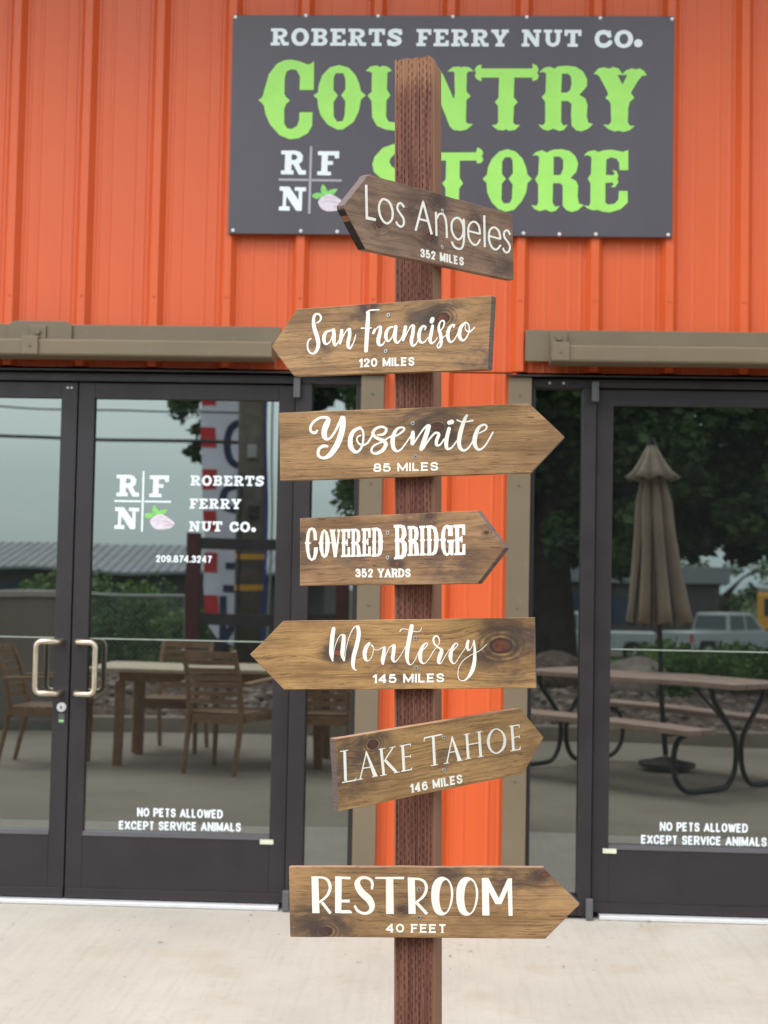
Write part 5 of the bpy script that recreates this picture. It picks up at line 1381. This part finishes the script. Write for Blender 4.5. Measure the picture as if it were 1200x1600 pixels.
p2 = copy_tree(pc); p2.location = (4.3, -6.1, patio_z(0, -5.9)); p2.rotation_euler = (0, 0, rad(8))
tag(p2, 'picnic table standing farther right beyond the umbrella', 'picnic table', 'picnic tables on the patio')

def umbrella():
    x0, y0 = 1.74, -5.52; g = patio_z(0, y0)+.03
    t = tag(empty('patio_umbrella', (x0, y0, g)), 'closed taupe patio umbrella leaning on its black pole', 'umbrella')
    lean = lambda z: -.058*z
    MB().cyl((0, 0, 0.0), (0, 0, .03), .215, 28).cyl((0, 0, .03), (0, 0, .07), .17, 28, .04).build('base', M_TUBE, t, bevel=.006)
    MB().tube([(lean(.08), 0, .08), (lean(1.2), 0, 1.2), (lean(2.50), 0, 2.50)], .021, 10).build('pole', M_TUBE, t)
    MB().cyl((lean(2.50), 0, 2.50), (lean(2.56), 0, 2.56), .035, 12, .028).build('finial', M_TUBE, t, bevel=.004)
    def cone(prof, folds, amp, nm):
        V = []; F = []; N = 96
        for i, (z, r) in enumerate(prof):
            for k in range(N):
                a = 2*math.pi*k/N
                f = abs(math.cos(a*folds/2+.4))
                rr = r*(1-amp*(1-f**.7)) + .004*math.sin(5*a+z*7)
                V.append((lean(z)+rr*math.cos(a), rr*math.sin(a), z+ (.035*f if i == len(prof)-1 else 0)))
        for j in range(len(prof)-1):
            for k in range(N): F.append((j*N+k, j*N+(k+1) % N, (j+1)*N+(k+1) % N, (j+1)*N+k))
        m = MB(); m.add(V, F); o = m.build(nm, M_CANVAS, t, smooth=True)
        sm = o.modifiers.new('thick', 'SOLIDIFY'); sm.thickness = .004
    cone([(2.52, .02), (2.40, .090), (2.30, .155), (2.21, .225)], 8, .30, 'vent_canopy')
    cone([(2.36, .06), (2.20, .11), (2.05, .15), (1.8, .17), (1.5, .205), (1.25, .245), (1.10, .275)], 8, .52, 'canopy')
    for k in range(8):
        a = 2*math.pi*k/8+.4
        MB().tube([(lean(2.3)+.03*math.cos(a), .03*math.sin(a), 2.3), (lean(1.09)+.235*math.cos(a), .235*math.sin(a), 1.085)], .008, 6).build('rib', M_TUBE, t)
umbrella()

# retaining wall on the left
rw = tag(empty('retaining_wall', (-6.3, -8.0, patio_z(0, -8))), 'low beige stucco wall with a pale cap at the patio edge', 'wall')
MB().box(-2.7, 2.66, -.12, .12, -.3, 1.24).build('wall_body', M_BLOCK, rw, bevel=.01)
MB().box(-2.72, 2.69, -.15, .15, 1.24, 1.30).build('cap', M_CONC, rw, bevel=.01)
MB().box(-2.7, 2.66, .121, .16, -.3, .10).build('plinth', M_BLOCK, rw, bevel=.01)

# maroon post frame with two rails
fr = tag(empty('timber_frame', (-2.0, -10.4, 0)), 'maroon timber posts joined by two dark grey rails', 'post frame')
for x in (-.84, .86):
    MB().box(x-.075, x+.075, -.075, .075, -.3, 1.88 if x < 0 else 1.80).build('post', M_MAROON, fr, bevel=.006)
for z in (1.70, .86):
    MB().box(-.764, .784, .02, .06, z, z+.13).build('rail', M_GREYWOOD, fr, bevel=.004)
MB().bar((.90, .1, 0), (1.22, .1, 1.75), .10, .12).build('brace', M_MAROON, fr)

# utility pole
up_ = tag(empty('utility_pole', (-2.31, -11.0, -.1)), 'weathered utility pole with yellow reflector bands', 'utility pole')
MB().tube([(0, 0, -.3), (.0, 0, 3), (-.04, 0, 9)], [.165, .158, .12], 20).build('pole', M_POLEW, up_, smooth=True)
for z in (1.70, 1.34, .98):
    MB().cyl((0, 0, z), (0, 0, z+.065), .168, 24).build('reflector_band', M_BAND, up_)
MB().box(-.02, .09, .15, .23, 2.88, 3.04).build('meter_box', M_GALV, up_, bevel=.01)
MB().box(.0, .13, .15, .24, 2.18, 2.32).build('junction_box', M_TUBE, up_, bevel=.01)
MB().tube([(-.10, .13, 0), (-.10, .13, 2.7)], .02, 8).build('conduit', M_GREYWOOD, up_)
MB().box(-1.1, 1.1, -.05, .05, 8.3, 8.42).build('cross_arm', M_POLEW, up_)

# cables
def cable(pa, pb, sag, r, lab):
    pa, pb = Vector(pa), Vector(pb); pts = []
    for i in range(25):
        f = i/24; p = pa.lerp(pb, f); p.z -= sag*4*f*(1-f); pts.append(p)
    o = MB().tube(pts, r, 6).build('overhead_cable', M_CABLE, smooth=True); tag(o, lab, 'cable', 'cables strung to the utility pole')
cable((-2.35, -11, 2.98), (-26, -15.5, 7.5), 1.1, .022, 'thick overhead cable drooping left from the utility pole, lower of two')
cable((-2.35, -11, 3.32), (-26, -15.5, 8.0), 1.1, .011, 'thin overhead cable drooping left from the utility pole, upper of two')

# feather flag
def flag():
    Y = -12.0
    t = tag(empty('feather_flag', (-2.2, Y, -.1)), 'tall white OPEN feather flag with red stripes down one edge and blue down the other ', 'flag')
    X0, Z0 = -2.2, -.1
    # outline: hoist edge at the right (x=-2.2), free edge at the left
    def left(z): # free edge x for height z (world)
        pts = [(0.50, -2.45), (0.62, -2.80), (0.85, -2.97), (1.3, -3.0), (1.9, -2.98), (2.6, -3.02), (3.3, -3.06), (4.0, -3.04), (4.6, -2.90), (5.0, -2.6), (5.15, -2.3)]
        return float(np.interp(z, [p[0] for p in pts], [p[1] for p in pts]))
    def right(z): return float(np.interp(z, [.5, .6, 5.15], [-2.46, -2.225, -2.26]))
    def wave(x, z): return .05*math.sin(z*3.1+x*4)+.03*math.sin(x*9+z)
    zs = np.linspace(.5, 5.15, 60)
    def strip(fa, fb, nm, mat, off, zsel=None):
        V = []; F = []; nz = 0
        for z in (zs if zsel is None else zsel):
            l, r_ = left(z), right(z); a, b = fa(l, r_), fb(l, r_)
            for k in range(9):
                x = a+(b-a)*k/8; V.append((x-X0, wave(x, z)+off, z-Z0))
            nz += 1
        for j in range(nz-1):
            for k in range(8): F.append((j*9+k, j*9+k+1, (j+1)*9+k+1, (j+1)*9+k))
        m = MB(); m.add(V, F); m.build(nm, mat, t, smooth=True)
    strip(lambda l, r: l, lambda l, r: r, 'flag_cloth', M_FLAGW, 0)
    strip(lambda l, r: max(l, r-.055), lambda l, r: r, 'blue_stripe', M_FLAGB, .004)
    for k in range(9):
        z = .92+k*.52
        strip(lambda l, r: l, lambda l, r: l+.17, 'red_stripe', M_FLAGR, .004, np.linspace(z, z+.25, 5))
    m = MB().tube([(0.01, 0, -.2), (.01, 0, 3.8), (-.02, 0, 4.8), (-.12, 0, 5.2), (-.3, 0, 5.35)], .014, 8); m.build('flag_pole', M_GALV, t)
    # letters face the store
    for ch, zc in (('O', 3.05), ('P', 2.25), ('E', 1.52), ('N', .86)):
        h_ = .62
        its = words(ch, (0, 0), (.38, 0), (0, h_), .14, .1)
        lettering('lettering', [tuple([i[0], [(p[0]*100, -p[1]*100)+tuple(q*100 for q in p[2:]) for p in i[1]]]+[q*100 for q in i[2:]]) for i in its],
                  lambda x, y: (-2.42-x/100-X0, wave(-2.42-x/100, zc-h_/2-y/100)+.007, zc-h_/2-y/100-Z0), M_FLAGK, t, 1.2)
flag()

# chain link fence across the back left
cf = tag(empty('chain_link_fence', (-7.0, -12.6, -.1)), 'galvanised chain link fence with a top rail beyond the planting bed', 'fence')
for k in range(5):
    MB().cyl((-3.6+k*1.75+.3, 0, -.3), (-3.6+k*1.75+.3, 0, 1.24), .028, 10).build('post', M_GALV, cf)
MB().tube([(-3.4, 0, 1.24), (3.8, 0, 1.24)], .021, 8).build('top_rail', M_GALV, cf)
m = MB()
for s in (-1, 1):
    for k in range(-16, 100):
        xa = -3.4+k*.075; za, zb = .05, 1.22
        xb_ = xa+(zb-za) if s > 0 else xa
        xaa = xa if s > 0 else xa+(zb-za)
        lo, hi = -3.4, 3.8
        p, q = np.array([xaa, za]), np.array([xb_, zb])
        f0, f1 = 0.0, 1.0; d = q[0]-p[0]
        ta, tb_ = sorted(((lo-p[0])/d, (hi-p[0])/d)); f0, f1 = max(0, ta), min(1, tb_)
        if f1 <= f0: continue
        a_, b_ = p+(q-p)*f0, p+(q-p)*f1
        m.bar((a_[0], s*.003, a_[1]), (b_[0], s*.003, b_[1]), .0028, .0028, up=(0, 1, 0))
o = m.build('wire_mesh', M_GALV, cf); o['kind'] = 'stuff'

# long low building with a standing seam roof
def low_building():
    t = tag(empty('far_building', (-21, -55, -1.35)), 'long low building with a grey ribbed metal roof and navy windows', 'building')
    MB().box(-28, 16, -8, 0, 0, 3.0).build('wall', M_SHEDW, t)
    m = MB(); m.add([(-29, .9, 2.95), (16.8, .9, 2.95), (16.8, -4.2, 4.15), (-29, -4.2, 4.15), (-29, .9, 3.07), (16.8, .9, 3.07), (16.8, -4.2, 4.27), (-29, -4.2, 4.27), (16.8, -9.3, 2.95), (-29, -9.3, 2.95), (16.8, -9.3, 3.07), (-29, -9.3, 3.07)],
        [(0,1,2,3),(4,7,6,5),(0,4,5,1),(1,5,6,2),(3,7,4,0),(3,2,8,9),(7,11,10,6),(9,8,10,11),(2,6,10,8),(3,9,11,7)])
    r = m.build('roof', M_ROOF, t)
    for k in range(114):
        x = -28.9+k*.4
        MB().bar((x, .9, 3.09), (x, -4.2, 4.29), .05, .06).build('roof_seam', M_ROOF, r)
    for k in range(9):
        x = -22+k*4.2
        w = MB().box(x-.75, x+.75, 0.002, .05, 1.3, 2.4).build('window', M_BLUEW, t)
    MB().box(-1.2, -.2, .002, .05, 0, 2.1).build('door', M_BLUEW, t)
low_building()

def shed():
    t = tag(empty('far_shed', (12.6, -70, -1.35)), 'dark low shed with a pale roof behind the parked cars', 'building')
    MB().box(-9, 1.4, -6, 0, 0, 2.9).build('wall', M_SHEDW, t)
    MB().box(-9.4, 1.8, -6.3, .5, 2.9, 3.8).build('roof', M_ROOF, t, bevel=.03)
    for k in range(2): MB().box(-7.4+k*3.4, -5.6+k*3.4, .002, .04, 1.0, 2.3).build('window', M_BLUEW, t)
shed()

# vehicles
def wheels(t, xs, w, r):
    for x in xs:
        for s in (-1, 1):
            y = s*(w/2-.10)
            wh = MB().cyl((x, y-.10, r), (x, y+.10, r), r, 24).build('wheel', M_TYRE, t, bevel=.02)
            MB().cyl((x, y+s*.101, r), (x, y+s*.112, r), r*.58, 16).build('rim', M_RIM, wh)
def pickup(name, loc, rz, mat, lab):
    t = tag(empty(name, loc, rad(rz)), lab, 'pickup truck' , None)
    W = 1.9; h = W/2
    m = MB().prism_y([(-2.7,.45),(-2.45,.45),(-2.3,.80),(-1.55,.80),(-1.4,.45),(1.35,.45),(1.5,.80),(2.25,.80),(2.4,.45),(2.68,.50),(2.72,.95),(2.55,1.08),(1.25,1.14),(-2.7,1.14)], -h, h)
    b = m.build('body', mat, t, bevel=.04, segs=3)
    V = [(-.85,-h+.06,1.13),(1.25,-h+.06,1.13),(1.25,h-.06,1.13),(-.85,h-.06,1.13),(-.72,-h+.20,1.78),(.55,-h+.20,1.78),(.55,h-.20,1.78),(-.72,h-.20,1.78)]
    MB().add(V, [(0,3,2,1),(4,5,6,7),(0,1,5,4),(1,2,6,5),(2,3,7,6),(3,0,4,7)]).build('cab', mat, t, bevel=.04)
    for s in (-1, 1):
        f = lambda x, z: (x, s*(h-.06-.14*(z-1.13)/.65+.004), z)
        for (a, b_) in (((-.70, .10), (-.62, .10)), ((.18, 1.02), (.18, .52))):
            MB().add([f(a[0],1.2), f(a[1],1.2), f(b_[1],1.70), f(b_[0],1.70)], [(0,1,2,3)]).build('side_window', M_CARGL, t)
    MB().add([(1.19,-h+.16,1.20),(1.19,h-.16,1.20),(.64,h-.26,1.72),(.64,-h+.26,1.72)], [(0,1,2,3)]).build('windscreen', M_CARGL, t).location = (.03, 0, .01)
    MB().add([(-.83,-h+.16,1.20),(-.83,h-.16,1.20),(-.75,h-.26,1.70),(-.75,-h+.26,1.70)], [(0,1,2,3)]).build('rear_window', M_CARGL, t).location = (-.01, 0, 0)
    for s in (-1, 1):
        MB().box(-2.72, -2.69, s*.84-.07, s*.84+.07, .78, 1.08).build('tail_lamp', M_TAIL, t)
        MB().box(2.60, 2.73, s*.72-.16, s*.72+.16, .76, .92).build('headlamp', M_SILVER, t)
    MB().box(2.68, 2.80, -h+.03, h-.03, .46, .64).build('front_bumper', M_SILVER, t, bevel=.02)
    MB().box(-2.80, -2.69, -h+.05, h-.05, .46, .62).build('rear_bumper', M_SILVER, t, bevel=.02)
    wheels(t, (-1.92, 1.88), W, .38)
    return t
pickup('pickup_truck', (11.1, -53, -1.33), -38, M_CARW, 'white pickup truck parked side-on beyond the grass bank, nose towards the bus')
pickup('pickup_truck', (5.2, -50, -1.33), 184, M_CARW, 'white pickup truck parked behind the umbrella, tail lamp showing')
def bus():
    t = tag(empty('school_bus', (17.0, -60, -1.33), rad(35)), 'yellow bus with a white roof parked beside the shed', 'bus')
    W, L = 2.4, 6.0; h = W/2
    MB().box(-L/2, L/2, -h, h, .5, 2.55).build('body', M_BUS, t, bevel=.10, segs=4)
    MB().box(-L/2+.02, L/2-.02, -h+.06, h-.06, 2.55, 2.85).build('roof', M_CARW, t, bevel=.10, segs=4)
    for s in (-1, 1):
        for k in range(6):
            MB().box(-L/2+.35+k*.92, -L/2+1.05+k*.92, s*h-.012, s*h+.012, 1.55, 2.3).build('side_window', M_CARGL, t)
        MB().box(-L/2+.1, L/2-.1, s*h-.01, s*h+.02, .95, 1.02).build('rub_rail', M_TUBE, t)
    MB().box(-L/2-.012, -L/2+.012, -h+.25, h-.25, 1.4, 2.4).build('windscreen', M_CARGL, t)
    for s in (-1, 1): MB().cyl((-L/2-.03, s*.8, .85), (-L/2, s*.8, .85), .11, 14).build('headlamp', M_SILVER, t)
    wheels(t, (-1.9, 1.9), W, .42)
bus()

# ---------------------------------------------------------------- trees and shrubs
def leaf_cloud(name, centers, radii, per, size, mat, parent, flat=.8):
    C = np.asarray(centers); R_ = np.asarray(radii); n = len(C)*per
    idx = np.repeat(np.arange(len(C)), per)
    d = rng.normal(size=(n, 3)); d /= np.linalg.norm(d, axis=1)[:, None]
    rr = rng.uniform(0, 1, n)**.42
    P = C[idx]+d*rr[:, None]*R_[idx][:, None]*np.array([1, 1, flat])
    s = size*rng.uniform(.6, 1.35, n)
    a = rng.normal(size=(n, 3)); a[:, 2] *= .6; a /= np.linalg.norm(a, axis=1)[:, None]
    b = np.cross(a, rng.normal(size=(n, 3))); b /= np.linalg.norm(b, axis=1)[:, None]
    c = np.cross(a, b)
    s = s[:, None]
    V = np.stack([P-a*s*.55, P+b*s*.32+c*s*.08, P+a*s*.55, P-b*s*.32+c*s*.08], 1).reshape(-1, 3)
    F = np.arange(n*4).reshape(-1, 4)
    return raw(name, V, F, mat, parent)

def tree(loc, trunk_r, trunk_h, clusters, lab, per=110, size=.12, mat=None, limbs=8, name='shade_tree', group=None):
    t = tag(empty(name, loc), lab, 'tree', group)
    m = MB(); tips = []
    m.tube([(0, 0, -.4), (.02, 0, trunk_h*.25), (-.05, .05, trunk_h*.6), (.03, 0, trunk_h)], [trunk_r*1.4, trunk_r, trunk_r*.85, trunk_r*.65], 14)
    C = np.array([c[:3] for c in clusters])
    order = rng.choice(len(C), min(limbs, len(C)), replace=False)
    for i in order:
        e_ = C[i]; s0 = Vector((0.0, 0.0, trunk_h*rng.uniform(.65, 1.0)))
        mid = s0.lerp(Vector(e_), .5)+Vector((0, 0, .3)); 
        m.tube([s0, mid, Vector(e_)], [trunk_r*.45, trunk_r*.28, trunk_r*.08], 7)
    m.build('trunk', M_BARK, t, smooth=True)
    leaf_cloud('crown', C, [c[3] for c in clusters], per, size, mat or M_LEAF, t)
    return t
def cl(n, x, y, z, r):
    return [(rng.uniform(*x), rng.uniform(*y), rng.uniform(*z), rng.uniform(*r)) for _ in range(n)]
# big tree at the right: wide dark crown hanging low over the picnic tables
big = cl(150, (-2.4, 6.6), (-3.4, 2.2), (3.0, 7.5), (.45, .95))
big += cl(95, (-1.0, 6.4), (-2.2, 2.0), (2.35, 4.2), (.35, .62))
big += cl(60, (.2, 6.0), (-1.6, 1.6), (1.85, 3.0), (.25, .42))
big += cl(46, (1.6, 6.4), (-1.8, 1.4), (1.72, 2.5), (.2, .36))
big += cl(34, (.0, 1.9), (-1.8, 1.4), (1.55, 2.6), (.22, .38))
big += cl(64, (-2.8, -.8), (-1.5, 1.4), (2.25, 4.5), (.28, .50))
big += cl(8, (-3.35, -2.9), (-.6, .8), (2.9, 3.9), (.16, .26))
tree((1.35, -13.2, .1), .34, 3.2, big, 'broad dark green shade tree hanging over the picnic area', per=260, size=.15, limbs=18)
lt = cl(30, (-.9, .5), (-.8, .8), (3.75, 4.8), (.10, .24)) + cl(10, (-.5, .35), (-.3, .3), (3.35, 3.8), (.05, .12)) + cl(30, (-2.2, 1.6), (-1.5, 1.0), (4.9, 7.5), (.4, .9))
tree((-3.3, -15.2, -.2), .13, 5.2, lt, 'light tree whose lowest sprays hang beside the flag', per=46, size=.13, limbs=9)
# far tree line to the right
for i, (x, y, h_, w_) in enumerate([(17.5, -88, 4.4, 4.2), (27, -92, 4.8, 4.6), (6.5, -90, 4.0, 4.0), (38, -80, 6.5, 5)]):
    tree((x, y, -1.35), .25, h_*.5, cl(26, (-w_, w_), (-1.5, 1.5), (h_*.35, h_), (.6, 1.1)), ['rounded far tree above the pale shed roof', 'far tree right of the bus', 'far tree left of the shed', 'tall far tree at the right end of the tree line'][i], per=90, size=.3, limbs=5, name='far_tree', group='far trees beyond the car park')
for i, (x, y, w_, h_, lab) in enumerate([(-8.6, -26, .9, 2.0, 'bright green round bush in front of the low building, left one'), (-6.2, -20.5, .55, 2.0, 'taller green bush beside the chain link fence'), (-5.55, -20.2, .5, 1.7, 'smaller green bush right of the taller bush'),
        (-4.4, -19.5, .4, 1.1, 'low dark bush behind the maroon post')]):
    g = -.1-1.25*min(1, max(0, (-y-14)/30))
    t = tag(empty('garden_bush', (x, y, g)), lab, 'bush', 'bushes before the low building')
    MB().tube([(0, 0, -.2), (0, 0, h_*.5)], [.06, .03], 7).build('stem', M_BARK, t)
    leaf_cloud('foliage', [c[:3] for c in cl(14, (-w_*.6, w_*.6), (-.5, .5), (.25, h_*.85), (.3, .5))], rng.uniform(.35, .6, 14), 170, .11, M_LEAF2, t)
# ground cover on the bed and the grass bank
cc = [(rng.uniform(-3.4, -1.3), rng.uniform(-11.6, -10.4), rng.uniform(.1, .32), rng.uniform(.15, .28)) for _ in range(26)]
cc += [(rng.uniform(2.0, 4.6), rng.uniform(-10.8, -9.0), rng.uniform(.30, .62), rng.uniform(.16, .34)) for _ in range(60)]
cc += [(rng.uniform(-.6, 1.0), rng.uniform(-10.8, -9.6), rng.uniform(.25, .50), rng.uniform(.12, .28)) for _ in range(14)]
o = leaf_cloud('ground_cover', [c[:3] for c in cc], [c[3] for c in cc], 220, .07, M_LEAF2, None)
tag(o, 'low leafy ground cover spreading over the planting bed', None, None, 'stuff')
for i, (x, y, s, lab) in enumerate([(1.9, -9.3, .30, 'pale rounded boulder in the planting bed behind the picnic table'), (2.35, -9.6, .22, 'smaller pale boulder beside the rounded one'), (1.2, -9.5, .34, 'dark brown boulder in the planting bed'), (.7, -9.8, .28, 'dark boulder near the tree trunk')]):
    bm = bmesh.new(); bmesh.ops.create_icosphere(bm, subdivisions=3, radius=1)
    for v in bm.verts:
        f = 1+.18*math.sin(v.co.x*3.1+i)+.12*math.sin(v.co.y*4.7+v.co.z*2.2+i)
        v.co = Vector((v.co.x*s*1.3*f, v.co.y*s*f, v.co.z*s*.75*f))
    me = bpy.data.meshes.new('boulder'); bm.to_mesh(me); bm.free(); me.materials.append(M_ROCK if i < 2 else M_MULCH)
    me.polygons.foreach_set('use_smooth', [True]*len(me.polygons))
    o = bpy.data.objects.new('boulder', me); COL.objects.link(o); o.location = (x, y, .40)
    tag(o, lab, 'boulder', 'boulders in the planting bed')
# road and its pale edge beyond the bank
rd = MB().box(-1.0, 90, -66, -47, -1.45, -1.325)
tag(rd.build('car_park', M_ASPH), kind='structure')

# dead leaves and grit blown against the thresholds
def litter():
    V = []; F = []
    def bit(x, y, s):
        a = rng.uniform(0, 6.3); b = len(V); z = gz(-y)+.004
        for (p, q, h) in ((-1, 0, .1), (-.2, .5, .5), (1, .1, .2), (.1, -.45, .0)):
            V.append((x+s*(p*math.cos(a)-q*math.sin(a)), y+s*(p*math.sin(a)+q*math.cos(a)), z+s*h*.5+.0005))
        F.append((b, b+1, b+2, b+3))
    for px, py in ((44,1405),(101,1413),(316,1417),(322,1419),(371,1418),(392,1431),(440,1423),(312,1416),(901,1431),(912,1432),(857,1478),(1002,1447),(1013,1441),(735,1484),(720,1475),(703,1492),(1115,1600),(560,1500),(250,1470),(880,1508)):
        d_ = ray(px, py); t_ = -CAM[2]/d_[2]; p = CAM+d_*t_
        bit(p[0], p[1], rng.uniform(.006, .014))
    for _ in range(150): bit(rng.uniform(-2.4, 2.4), -abs(rng.normal(.12, .55))-.06, rng.uniform(.002, .006))
    o = raw('leaf_litter', V, F, M_LITTER); tag(o, 'scattered dry leaf bits on the pale concrete before the doors', None, None, 'stuff')
litter()
bpy.context.view_layer.update()
